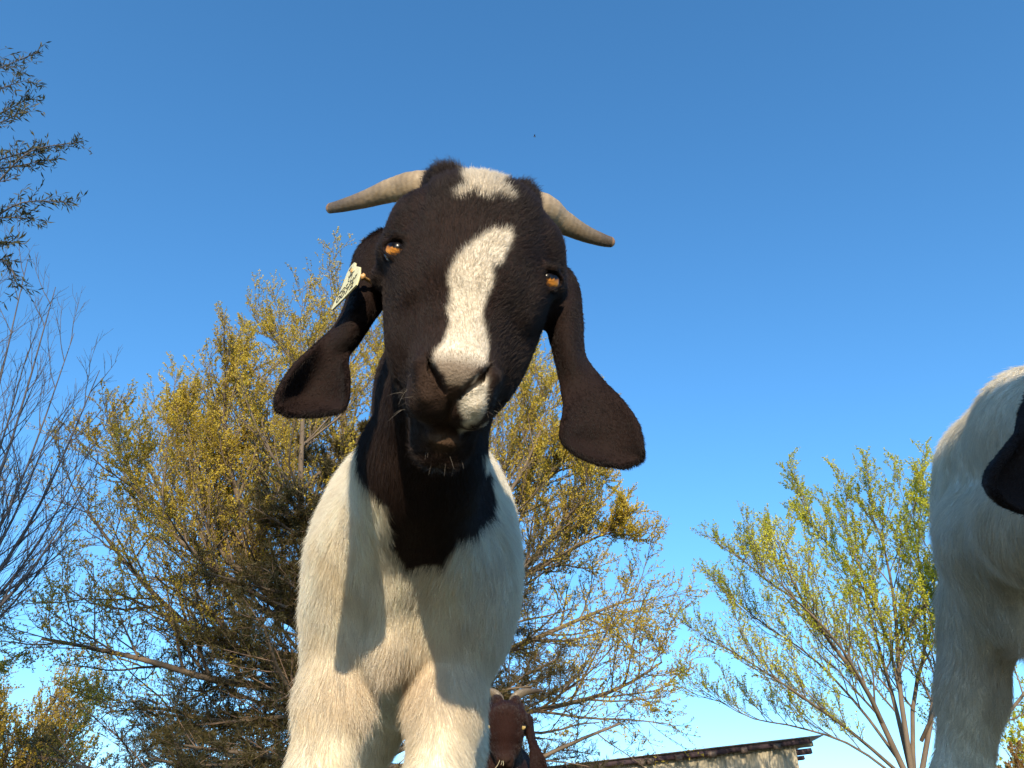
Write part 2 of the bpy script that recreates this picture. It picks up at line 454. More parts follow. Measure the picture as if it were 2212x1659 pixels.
def add_body(F, H, D, S=1.0, fat=1.0, turn=0.0, wide=1.0, legs=None):
    """D: shift of the body. All figures in metres around the main goat's standing place."""
    O = np.array([-.115, .88, 0.])
    ct, st_ = math.cos(turn), math.sin(turn)
    def W(x, y, z):
        x = (x - .07 * max(y, 0)) * wide
        return O + np.array([ct * x - st_ * y, st_ * x + ct * y, z]) * S + D
    R = lambda r: r * S * fat
    # barrel
    F.path([W(0, .06, .575), W(.0, .22, .575), W(.002, .42, .575), W(.0, .60, .58)], [R(.112) * (wide if wide < 1 else 1), R(.118), R(.122), R(.095)], .05)
    F.path([W(0, .05, .50), W(.0, .30, .495), W(.0, .50, .505)], [R(.078), R(.082), R(.070)], .04)
    # withers, shoulders and back
    F.path([W(0, .04, .65), W(0, .30, .655), W(0, .62, .645)], [R(.055), R(.045), R(.045)], .05)
    for q, gx in ((-1, -.008), (1, 0)):
        F.ell(W(q * (.053 + gx), .045, .625), (R(.054) * wide, R(.075) * wide, R(.075)), k=.03)
        F.ell(W(q * (.076 + gx), .020, .525), (R(.049) * wide, R(.078) * wide, R(.115)), k=.03)
    # chest
    F.ell(W(.0, -.02, .520), (R(.088) * wide, R(.083) * wide, R(.105)), k=.05)
    F.cap(W(-.006, -.048, .510), W(-.012, -.034, .440), R(.048), R(.024), .06)      # brisket
    F.cap(W(-.018, -.052, .425), W(-.014, -.048, .408), R(.012), R(.009), .02)  # sternum tuft
    for q, cx in ((-1, -.044), (1, .026)):     # folds between brisket and upper arms
        F.path([W(cx, -.115, .500), W(cx + q * .004, -.092, .440), W(cx + q * .010, -.060, .395)], [R(.012), R(.021), R(.022)], .030, sub=True)
    # haunches
    for q, o_ in ((-1, -.066), (1, -.011)):
        F.path([W(q * .040 + o_ * .3, .58, .54), W(q * .060 + o_ * .7, .64, .44), W(q * .085 + o_, .64, .34)], [R(.080), R(.055), R(.034)], .04)
        F.path([W(q * .085 + o_, .64, .34), W(q * .090 + o_, .73, .24), W(q * .092 + o_, .71, .10), W(q * .092 + o_, .70, .035)], [R(.036), R(.022), R(.018), R(.019)], .02)
    F.path([W(0, .64, .62), W(0, .705, .655), W(0, .74, .64), W(0, .755, .60)], [R(.030), R(.018), R(.015), R(.010)], .02)   # tail
    # forelegs
    xs = ((-.064, -.071, -.079, -.082), (.050, .046, .040, .040))
    if legs is not None: xs = legs
    for a in xs:
        F.path([W(a[0], .02, .47), W(a[1], .012, .38), W(a[2], .0, .29), W(a[2], -.005, .21), W(a[3], .01, .11), W(a[3], .01, .05)],
               [R(.050), R(.036), R(.0295), R(.030), R(.019), R(.021)], .022)
    # neck
    n0 = H.w(-.006, .030, -.050); n1 = H.w(-.010, -.045, -.068)
    b0 = W(.006, -.01, .60) + np.array([(1 - wide) * .03, 0, (1 - wide) * .12]); b1 = W(.0, -.045, .53) + np.array([(1 - wide) * .06, 0, 0])
    F.path([n0, (n0 + b0) / 2 + np.array([-.004, 0, .012]) * S, b0], [.050 * S, .056 * S, .080 * S * fat * wide], .03)
    F.path([n1, (n1 + b1) / 2 + np.array([-.004, 0, -.01]) * S, b1], [.038 * S, .055 * S, .080 * S * fat * wide], .03)
    return W

def hooves(W, S, parent, mt, legs=None):
    for (x, y) in ((legs[0][3], 0.004), (legs[1][3], 0.004), (-.158, .69), (.081, .69)) if legs is not None else ((-.080, -.004), (.040, -.004), (-.158, .69), (.081, .69)):
        mb = MB()
        for q in (-1, 1):
            n = 10; th = np.linspace(0, 2 * math.pi, n, endpoint=False)
            rings = []
            for (z, r, dy) in ((.0, .017, -.012), (.02, .0155, -.007), (.045, .0125, 0.), (.052, .006, .002)):
                rings.append(np.stack([q * .0125 + r * .72 * np.cos(th), dy + r * 1.25 * np.sin(th), np.full(n, z)], -1))
            V = np.concatenate(rings) ; V = np.concatenate([V, [[q * .0125, -.012, 0], [q * .0125, .002, .053]]])
            Fq = [[i * n + j, i * n + (j + 1) % n, (i + 1) * n + (j + 1) % n, (i + 1) * n + j] for i in range(3) for j in range(n)]
            Ft = [[4 * n, (j + 1) % n, j, j] for j in range(n)] + [[4 * n + 1, 3 * n + j, 3 * n + (j + 1) % n, 3 * n + (j + 1) % n] for j in range(n)]
            mb.add(V * S + W(x, y, 0), np.array(Fq))
            t = np.array(Ft)
            mb.add(V * S + W(x, y, 0), t[:, :3])
        mb.obj('hoof', mt, parent, smooth=True)

def fur(name, V, F, N, attr, n, parent, material, seed=1, npts=5, rad0=.00016, facing=None, noise_dir=.25, keep=None):
    """attr: dict with col (n,3), length (n,), comb (n,3), dens (n,), lift (n,)"""
    if 'n' in QUICK: return
    rng = np.random.RandomState(seed)
    ar = .5 * np.linalg.norm(np.cross(V[F[:, 2]] - V[F[:, 0]], V[F[:, 3]] - V[F[:, 1]]), axis=1)
    fd = attr['dens'][F].mean(1) * ar
    if facing is not None:   # hair only on the side the camera and neighbours can see is NOT used; kept whole
        pass
    pr = fd / fd.sum(); fi = rng.choice(len(F), n, p=pr)
    u, v = rng.rand(2, n, 1); q = F[fi]
    wts = [(1 - u) * (1 - v), u * (1 - v), u * v, (1 - u) * v]
    ip = lambda A: sum(wts[c] * A[q[:, c]] for c in range(4))
    p = ip(V); nn = unit(ip(N)); cb = ip(attr['comb']); L = ip(attr['length'][:, None])[:, 0]; lift = ip(attr['lift'][:, None])
    c = ip(attr['col'])
    pick = rng.randint(0, 4, n); c2 = attr['col'][q[np.arange(n), pick]]
    c = np.where(rng.rand(n, 1) < .5, c, c2)
    cb = cb - (cb * nn).sum(1, keepdims=True) * nn; cb = unit(cb + 1e-6)
    # clumped disorder
    nd = np.stack([vnoise(p, 32, 11), vnoise(p, 32, 12), vnoise(p, 32, 13)], -1) * noise_dir * 1.3
    nd2 = np.stack([vnoise(p, 260, 21), vnoise(p, 260, 22), vnoise(p, 260, 23)], -1) * noise_dir * .35
    d = unit(cb + nd + nd2 + rng.normal(size=(n, 3)) * .13)
    d = d - (d * nn).sum(1, keepdims=True) * nn
    d = unit(d)
    L = L * rng.uniform(.6, 1.15, n)
    t = np.linspace(0, 1, npts)[None, :, None]
    lf = lift * rng.uniform(.5, 1.5, (n, 1))
    pts = p[:, None] + L[:, None, None] * (t * d[:, None] * np.cos(lf)[:, None] + nn[:, None] * (np.sin(lf)[:, None] * (t - .42 * t * t)))
    pts = pts + L[:, None, None] * .10 * t ** 2 * rng.normal(size=(n, 1, 3))
    pts = pts - nn[:, None] * .0006
    cu = bpy.data.hair_curves.new(name)
    cu.add_curves([npts] * n)
    off = np.array(parent.location)
    cu.attributes['position'].data.foreach_set('vector', (pts - off).astype(np.float32).ravel())
    rr = (rad0 * rng.uniform(.7, 1.3, (n, 1)) * (1 - .8 * t[0, :, 0][None] ** 1.5)).astype(np.float32)
    ra = cu.attributes.get('radius') or cu.attributes.new('radius', 'FLOAT', 'POINT')
    ra.data.foreach_set('value', rr.ravel())
    ca = cu.attributes.new('col', 'FLOAT_COLOR', 'CURVE')
    c = np.clip(c * (1 + .09 * rng.normal(size=(n, 1))), .002, .9)
    ca.data.foreach_set('color', np.concatenate([c, np.ones((n, 1))], 1).astype(np.float32).ravel())
    cu.materials.append(material)
    o = bpy.data.objects.new(name, cu); link(o, parent)
    o['kind'] = 'stuff'
    return o

BLAZE = [(1072, 493), (1113, 502), (1096, 536), (1089, 565), (1070, 578), (1066, 620), (1054, 641), (1045, 688), (1054, 730), (1064, 764), (1060, 779), (1041, 800), (998, 835), (973, 832), (935, 793), (931, 764), (960, 730), (969, 705), (960, 684), (973, 646), (962, 599), (981, 561), (1011, 531), (1045, 510)]
LIPW = [(1052, 812), (1046, 857), (1050, 895), (1038, 914), (1003, 914), (990, 870), (1010, 848), (1030, 826)]
CROWN = [(992, 340), (1024, 346), (1058, 365), (1084, 356), (1100, 382), (1086, 404), (1112, 424), (1110, 438), (1075, 424), (1054, 432), (1028, 416), (992, 428), (982, 418), (1012, 402), (1000, 385), (1006, 366)]
BIB = [(777, 918), (770, 1025), (795, 1065), (838, 1103), (838, 1180), (885, 1228), (965, 1222), (990, 1165), (1022, 1158), (1070, 1108), (1063, 1030), (1040, 985)]
NOSE = [(935, 770), (905, 800), (890, 850), (900, 885), (960, 905), (1050, 915), (1062, 780), (1050, 775), (1010, 800), (960, 795)]

K_DARK = np.array([.026, .0145, .0120]); K_WHITE = np.array([.86, .79, .66]); K_NOSE = np.array([.050, .030, .022])
K_BROWN = np.array([.024, .0085, .0060]); K_PINK = np.array([.10, .060, .038])
PATCH = {}
def poly_local(pts, bvh, H):
    out = []
    for (x, y) in pts:
        d = P(x, y, 1) - CAM
        loc, nr, i, dist = bvh.ray_cast(Vector(CAM), Vector(unit(d)))
        if loc is None or dist > .9: loc = P(x, y, .67)
        l = H.l(np.array(loc)); out.append((l[0], l[1]))
    return out

def soften(mask, F, it):
    m = mask.astype(float)
    for _ in range(it):
        a = m[F].mean(1); s_ = np.zeros_like(m); c_ = np.zeros_like(m)
        for q in range(4): np.add.at(s_, F[:, q], a); np.add.at(c_, F[:, q], 1)
        m = s_ / np.maximum(c_, 1)
    return m

def horn(name, pts, rs, parent, mt, flat=.64, seed=0, tint=1.0):
    P_ = catmull(np.array(pts), 110); R_ = catmull(np.array(rs)[:, None], 110)[:, 0]
    t = np.linspace(0, 1, 110)
    R_ = R_ * (1 + (.016 * np.sin(t * 95 + 1.3 * np.sin(t * 31) + np.sin(t * 17) * 1.5) + .014 * np.sin(t * 41 + 1)) * (1 - t))
    T = unit(np.gradient(P_, axis=0)); A = unit(np.cross(T, FW[None])); B = np.cross(T, A)
    S_ = 20; th = np.arange(S_) / S_ * 2 * math.pi
    V = P_[:, None] + R_[:, None, None] * (np.cos(th)[None, :, None] * A[:, None] + flat * np.sin(th)[None, :, None] * B[:, None])
    # rounded blunt tip
    extra = []
    for q, (f, a) in enumerate(((.86, .35), (.55, .68), (.0001, .82))):
        extra.append(P_[-1] + T[-1] * R_[-1] * a + (V[-1] - P_[-1]) * f)
    V = np.concatenate([V, np.array(extra)]).reshape(-1, 3); n = len(V) // S_
    i = np.arange(n - 1)[:, None] * S_; j = np.arange(S_)[None]; j2 = (j + 1) % S_
    Fq = np.stack([i + j, i + j2, i + S_ + j2, i + S_ + j], -1).reshape(-1, 4)
    o = mesh_obj(name, V, Fq, mt, parent)
    tt = np.repeat(np.concatenate([t, [1, 1, 1]]), S_)
    g = .5 + .5 * np.sin(tt * 150 + 2 * vnoise(V, 60, seed + 3)); h = vnoise(V, 40, seed)
    c = np.array([.36, .27, .175]) * (1 - .15 * g[:, None] + .25 * h[:, None])
    dark = np.clip((tt - .40) / .4, 0, 1)[:, None] * .8 * (1 + .3 * h[:, None])
    tip = np.clip((tt - .965) / .03, 0, 1)[:, None]
    c = c * (1 - dark) + np.array([.07, .05, .038]) * dark
    c = c * (1 - tip) + np.array([.32, .18, .09]) * tip
    set_col(o, np.clip(c * tint, 0.01, 1))
    return o

M_HORN = attr_mat('horn', rough=.45, spec=.4, noise=.3, scale=180, bump=.4)
M_HOOF = noisy('hoof', (.05, .04, .03), (.12, .09, .06), 30, .6, .3)

def eye_mat(name, iris, dark=(.004, .003, .003)):
    m = mat(name, iris, .22, .2); n, l, b = nodes(m)
    at = n.new('ShaderNodeAttribute'); at.attribute_name = 'col'
    l.new(at.outputs['Color'], b.inputs['Base Color'])
    b.inputs['Coat Weight'].default_value = .06; b.inputs['Coat Roughness'].default_value = .02
    return m
M_EYEB = eye_mat('eyeball', (.4, .2, .05))

def eyeball(H, q, parent, iris=(.60, .25, .045), r=.0116, look=None):
    c = H.w(q * .0615, -.010, .0090); n = 32; m = 24
    L = unit(look - c) if look is not None else H.A[2]
    xa = unit(np.cross(H.A[1], L)); ya = np.cross(L, xa)
    ph = np.linspace(0, math.pi, m); th = np.arange(n) / n * 2 * math.pi
    Xl = np.stack([np.sin(ph)[:, None] * np.cos(th), np.sin(ph)[:, None] * np.sin(th), np.cos(ph)[:, None] + 0 * th], -1).reshape(-1, 3)
    # cornea bulge
    ca = np.clip((Xl[:, 2] - .72) / .28, 0, 1); rr = r * H.s * (1 + .06 * ca)
    V = c + rr[:, None] * (Xl[:, :1] * xa + Xl[:, 1:2] * ya + Xl[:, 2:] * L)
    i = np.arange(m - 1)[:, None] * n; j = np.arange(n)[None]; j2 = (j + 1) % n
    Fq = np.stack([i + j, i + n + j, i + n + j2, i + j2], -1).reshape(-1, 4)
    o = mesh_obj('eye', V, Fq, M_EYEB, parent)
    rho = np.hypot(Xl[:, 0], Xl[:, 1]); front = Xl[:, 2] > 0
    a = np.arctan2(Xl[:, 1], Xl[:, 0])
    col = np.array(iris)[None] * (1 + .35 * np.sin(a * 23)[:, None] * .5 + .2 * np.sin(a * 57)[:, None]) * (.75 + .5 * np.clip(rho / .7, 0, 1))[:, None]
    col = np.clip(col, .01, 1)
    pupil_lid_shade = (Xl[:, 1] > .22) & front  # pupil and the upper lid's shadow, painted together as one dark upper area
    col[pupil_lid_shade] = (.004, .003, .004)
    col[(rho > .88) | ~front] = (.02, .012, .010)
    set_col(o, col)
    return o

def goat(name, label, H, D, S, grid, headcol, bodycol, whites, hair, horns, iris, seed, group=None, turn=0.0, sheet_t=1.0, hornmat=M_HORN, fat=1.0, wide=1.0, legs=None):
    F = Field(*[axis_grid(g) for g in grid])
    W = add_body(F, H, D, S, fat, turn, wide, legs)
    add_head(F, H, sheet_t)
    V, Q = F.mesh(); N = vnormals(V, Q)
    base = W(0, .3, 0); base[2] = 0
    root = empty(name, base); tag(root, label, 'goat', group)
    l = H.l(V)
    # distance to the ears, to know which vertices are ear
    def near_sheet(G):
        kd = BVHTree.FromPolygons([Vector(p) for p in G.reshape(-1, 3)], [(i * G.shape[1] + j, i * G.shape[1] + j + 1, (i + 1) * G.shape[1] + j + 1, (i + 1) * G.shape[1] + j) for i in range(G.shape[0] - 1) for j in range(G.shape[1] - 1)])
        m = np.zeros(len(l)); tip = G[-1].mean(0)
        cand = np.nonzero((np.abs(l[:, 0]) > .05) & (np.abs(l[:, 0]) < .22) & (l[:, 1] < .06) & (l[:, 1] > -.30) & (np.abs(l[:, 2]) < .12))[0]
        for i in cand:
            loc, nr, k, dd = kd.find_nearest(Vector(l[i]), .012)
            if loc is not None: m[i] = 1
        return m
    e1, e2 = near_sheet(G_EL), near_sheet(G_ER)
    ear = np.maximum(e1, e2)
    inhead = (l[:, 1] > -.21) & (l[:, 1] < .115) & (np.abs(l[:, 0]) < .085) & (l[:, 2] > -.075) & (l[:, 2] < .08)
    hd = np.maximum(inhead, ear > 0).astype(float)
    # colour
    C = np.tile(bodycol, (len(V), 1)).astype(float)
    wl = (V - D - np.array([-.115, .88, 0])) / S; wl = wl @ np.array([[math.cos(turn), -math.sin(turn), 0], [math.sin(turn), math.cos(turn), 0], [0, 0, 1]]); wl0 = wl.copy(); wl[:, 0] += .07 * np.maximum(wl[:, 1], 0)
    if whites:
        bvh = BVHTree.FromPolygons([Vector(p) for p in V], [tuple(f) for f in Q.tolist()])
        if 'blaze' not in PATCH:
            bc = np.array(BLAZE, float); bx_ = np.interp(bc[:, 1], [490, 560, 640, 760, 835], [1085, 1030, 1008, 1000, 986]); bc[:, 0] = bx_ + (bc[:, 0] - bx_) * .93
            for k_, pl in (('blaze', [tuple(p) for p in bc]), ('lip', LIPW), ('crown', CROWN), ('nose', NOSE)): PATCH[k_] = poly_local(pl, bvh, H)
        # the dark cape runs down the neck; its edge is given as seen from a point half a metre in front of the chest
        q_ = wl0 + np.array([-.115, .88, 0]) - CAM; zc = q_ @ FW; bx = 1106 + FPX * (q_ @ RT) / zc; by = 829.5 - FPX * (q_ @ UP) / zc
        bx = bx + vnoise(wl, 60, 5) * 6; by = by + vnoise(wl, 60, 6) * 6
        cape = BIB + [(1085, 950), (1150, 850), (1150, 560), (800, 560), (800, 700), (740, 860)]
        if whites == 1: cape = [(0, 0), (1, 0), (0, 1)]
        nb = inpoly(bx, by, cape) & (wl[:, 1] < .012) & (wl[:, 2] < .80)
        dk = soften((nb | (hd > 0)), Q, 1)[:, None]
        C = C * (1 - dk) + headcol * dk
        white_body = 1 - dk[:, 0]
    else:
        dk = np.ones((len(V), 1)); nb = hd > 0; white_body = np.zeros(len(V))
        C[hd > 0] = headcol
    if whites == 2:
        wb = vnoise(l, 160, 8) * .0016; wb2 = vnoise(l, 160, 9) * .0016
        x, y = l[:, 0] + wb, l[:, 1] + wb2
        fr = (ear < 1) & inhead & (l[:, 2] > -.02)
        bl = soften(inpoly(x, y, PATCH['blaze']) & fr, Q, 1)[:, None]
        cr = soften(inpoly(x, y, PATCH['crown']) & (ear < 1) & inhead, Q, 1)[:, None]
        lp = soften(inpoly(x, y, PATCH['lip']) & fr, Q, 1)[:, None]
        ns = soften(inpoly(x, y, PATCH['nose']) & fr, Q, 2)[:, None]
        C = C * (1 - ns) + K_NOSE * ns
        wc = K_WHITE * np.array([.82, .80, .80])
        fade = np.clip((l[:, 1:2] + .122) / .012, 0, 1)              # the blaze turns dusky on the nose pad
        wcol = np.array([.25, .195, .15]) * (1 - fade) + wc * fade
        C = C * (1 - bl) + wcol * bl; C = C * (1 - cr) + wc * cr; C = C * (1 - lp) + wc * lp
        lipc = np.exp(-((l[:, 0] / .012) ** 2 + ((l[:, 1] + .157) / .009) ** 2 + ((l[:, 2] + .020) / .010) ** 2))[:, None]
        C = C * (1 - lipc) + K_PINK * lipc
    else:
        ns = np.exp(-((l[:, 0] / .03) ** 2 + ((l[:, 1] + .130) / .022) ** 2))[:, None] * (hd[:, None] > 0)
        C = C * (1 - .6 * ns) + K_NOSE * .6 * ns
    C = C * (1 - .42 * soften(ear, Q, 2)[:, None] * np.array([.9, 1.0, 1.0]))
    # dark rims of eyes and nostrils
    for q in (-1, 1):
        de = np.linalg.norm((l - np.array([q * .0625, -.010, .012])) / np.array([1, 1, 1]), axis=1)
        rim = np.clip((.0185 - de) / .004, 0, 1)[:, None]; C = C * (1 - rim) + K_DARK * .6 * rim
    C = C * (1 + .10 * vnoise(V, 90, 31)[:, None])
    dirt = np.clip(vnoise(V, 22, 41) * .5 + vnoise(V, 55, 42) * .4 + .05, 0, 1)[:, None] * white_body[:, None]
    C = C * (1 - dirt * np.array([.12, .17, .26]))
    # body dirt: warm stain inside the legs and under the chest
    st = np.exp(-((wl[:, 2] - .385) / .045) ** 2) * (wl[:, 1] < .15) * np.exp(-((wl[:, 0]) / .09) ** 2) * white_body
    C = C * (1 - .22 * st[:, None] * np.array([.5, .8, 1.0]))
    o = mesh_obj('body', V, Q, M_SKIN, root)
    set_col(o, np.clip(C, .002, .9))
    # comb
    comb = np.tile(np.array([0., .35, -1.0]), (len(V), 1)); comb[:, 0] = np.clip(wl[:, 0], -.1, .1) * 1.5
    bk = np.clip((wl[:, 1] - .05) / .1, 0, 1)[:, None]
    comb = comb * (1 - bk) + np.array([0, .9, -.55]) * bk
    hl = np.stack([np.sign(l[:, 0]) * np.clip(np.abs(l[:, 0]) / .05, 0, 1) * .8, np.full(len(l), 1.0), np.zeros(len(l))], -1) @ H.A
    comb = np.where((hd > 0)[:, None], hl, comb)
    dn = np.array([0, -.9, .35]) @ H.A
    comb = np.where((ear > 0)[:, None], np.stack([np.sign(l[:, 0]) * .5, -np.ones(len(l)), 0 * l[:, 0]], -1) @ H.A, comb)
    hf = soften(hd, Q, 4); ef = soften(ear, Q, 2)
    Ln = .0205 * (1 - hf) + .0068 * hf
    Ln = Ln * (1 - .25 * np.clip((wl[:, 2] - .56) / .05, 0, 1) * (1 - hf))
    brow = np.exp(-((l[:, 1] - .045) / .03) ** 2) * (np.abs(l[:, 0]) < .045) * (l[:, 2] > -.01) * hf
    poll = np.clip((l[:, 1] - .068) / .012, 0, 1) * hf * np.clip((np.abs(l[:, 0]) - .008) / .02, .15, 1)
    chin = np.exp(-((l[:, 0]) / .03) ** 2) * (l[:, 2] < -.035) * (l[:, 1] < -.08) * (l[:, 1] > -.2) * hd
    Ln = Ln + .004 * brow + .008 * poll + .006 * chin
    nose_bare = (.62 + .38 * (np.abs(l[:, 0]) < .018)) * np.clip(-(l[:, 1] + .105) / .02, 0, 1) * (l[:, 2] > -.02) * inhead
    Ln = Ln * (1 - .62 * nose_bare) * (1 - .30 * ef)
    leg = np.clip((.40 - wl[:, 2]) / .08, 0, 1) * (wl[:, 1] < .2)
    Ln = Ln * (1 - .25 * leg)
    neckd = dk[:, 0] * (1 - hf); Ln = Ln * (1 - .45 * neckd)
    tuft = np.exp(-(((wl[:, 0] + .022) / .035) ** 2 + ((wl[:, 2] - .385) / .03) ** 2)) * (wl[:, 1] < 0)
    Ln = Ln + .018 * tuft
    lowleg = np.clip((.22 - wl[:, 2]) / .06, 0, 1); Ln = Ln * (1 - .6 * lowleg)
    dens = (1 - hf) * 1.0 + hf * 2.6
    rear = np.clip((wl[:, 1] - .15) / .2, 0, 1) * (1 - hf)
    dens = dens * (1 - .72 * rear) * (1 - .7 * lowleg)
    sock = np.ones(len(V))
    for q in (-1, 1):
        de = np.linalg.norm(l - np.array([q * .0625, -.010, .010]), axis=1); sock *= np.clip((de - .0125) / .003, 0, 1)
    dens = dens * sock * (1 + 1.2 * ef) * (1 + .4 * nose_bare)
    mth = np.clip(1 - np.abs(l[:, 2] + .016) / .005, 0, 1) * (l[:, 1] < -.12) * inhead
    dens = dens * (1 - mth)
    lift = .33 * (1 - hf) + .30 * hf + .35 * poll + .3 * tuft - .08 * ef + .25 * chin + .2 * brow
    if whites == 2: pass
    at = dict(col=C, comb=comb, length=Ln * S, dens=dens, lift=lift)
    if hair: fur('fur', V, Q, N, at, hair[0], root, M_FUR if not whites else M_FURW, seed, hair[2] if len(hair) > 2 else 5, hair[1])
    for q, (pts, rs) in enumerate(horns):
        horn('horn', [H.w(p) for p in pts], [r * S for r in rs], root, hornmat, seed=seed + q, tint=1.0 if whites else .5)
    for q in (-1, 1): eyeball(H, q, root, iris, look=CAM + np.array([0, 0, -.02]))
    hooves(W, S, root, M_HOOF, legs)
    return root, V, Q, N, W

def whiskers(H, root):
    if 'n' in QUICK: return
    rng = np.random.RandomState(77); n = 16; npt = 6
    r = np.stack([rng.normal(size=n) * .010, -.152 - rng.rand(n) * .012, -.026 - rng.rand(n) * .020], -1)
    d = unit(np.stack([r[:, 0] * 30 + rng.normal(size=n) * .4, -np.ones(n), .4 + rng.normal(size=n) * .4], -1))
    r2 = np.stack([rng.choice([-1, 1], 40) * rng.uniform(.022, .036, 40), rng.uniform(-.145, -.115, 40), rng.uniform(-.012, .010, 40)], -1)
    d2 = unit(np.stack([np.sign(r2[:, 0]) * 1.2, -.6 + .4 * rng.normal(size=40), .3 + .3 * rng.normal(size=40)], -1))
    r, d = np.concatenate([r, r2]), np.concatenate([d, d2]); n = len(r); L = np.concatenate([rng.uniform(.006, .016, 16), rng.uniform(.006, .013, 40)])
    t = np.linspace(0, 1, npt)[None, :, None]
    pl = r[:, None] + L[:, None, None] * (d[:, None] * t + np.array([0, -.35, -.1]) * t ** 2 + rng.normal(size=(n, 1, 3)) * .15 * t ** 2)
    pw = H.o + pl @ H.A - np.array(root.location)
    cu = bpy.data.hair_curves.new('whiskers'); cu.add_curves([npt] * n); cu.attributes['position'].data.foreach_set('vector', pw.astype(np.float32).ravel())
    ra = cu.attributes.get('radius') or cu.attributes.new('radius', 'FLOAT', 'POINT'); ra.data.foreach_set('value', np.tile(.00012 * (1 - .7 * t[0, :, 0]), n).astype(np.float32))
    ca = cu.attributes.new('col', 'FLOAT_COLOR', 'CURVE'); c = np.where(rng.rand(n, 1) < .6, np.array([[.22, .19, .16]]), np.array([[.04, .03, .025]]))
    ca.data.foreach_set('color', np.concatenate([c, np.ones((n, 1))], 1).astype(np.float32).ravel()); cu.materials.append(M_FUR)
    o = bpy.data.objects.new('whiskers', cu); link(o, root); o['kind'] = 'stuff'

def px_l(x, y, z): return H0.l(P(x, y, z))
HORN_L = ([px_l(955, 412, .735), px_l(905, 402, .735), px_l(850, 410, .745), px_l(790, 430, .76), px_l(740, 444, .775), px_l(712, 450, .785)],
          [.0150, .0145, .0118, .0086, .0064, .0052])
HORN_R = ([px_l(1110, 445, .72), px_l(1170, 450, .73), px_l(1213, 478, .745), px_l(1260, 503, .755), px_l(1300, 518, .765), px_l(1320, 523, .77)],
          [.0130, .0146, .0116, .0084, .0064, .0052])

g1 = ([(-.42, .24, .0020)],
      [(.36, .66, .0020), (.66, 1.0, .0045), (1.0, 1.85, .012)],
      [(-.02, .28, .007), (.28, .44, .0045), (.44, .80, .0020)])
if QUICK: g1 = ([(-.42, .24, .003)], [(.36, .66, .003), (.66, 1.0, .006), (1.0, 1.85, .012)], [(-.02, .28, .009), (.28, .44, .006), (.44, .80, .003)])
main_root, mV, mQ, mN, mW = goat('goat', 'black headed goat with white chest, blaze and ear tag looking down at the camera', H0, np.zeros(3), 1.0, g1,
     K_DARK, K_WHITE, 2, (620000, .00015, 5), (HORN_L, HORN_R), (.50, .20, .035), 3, group='goats')

whiskers(H0, main_root)
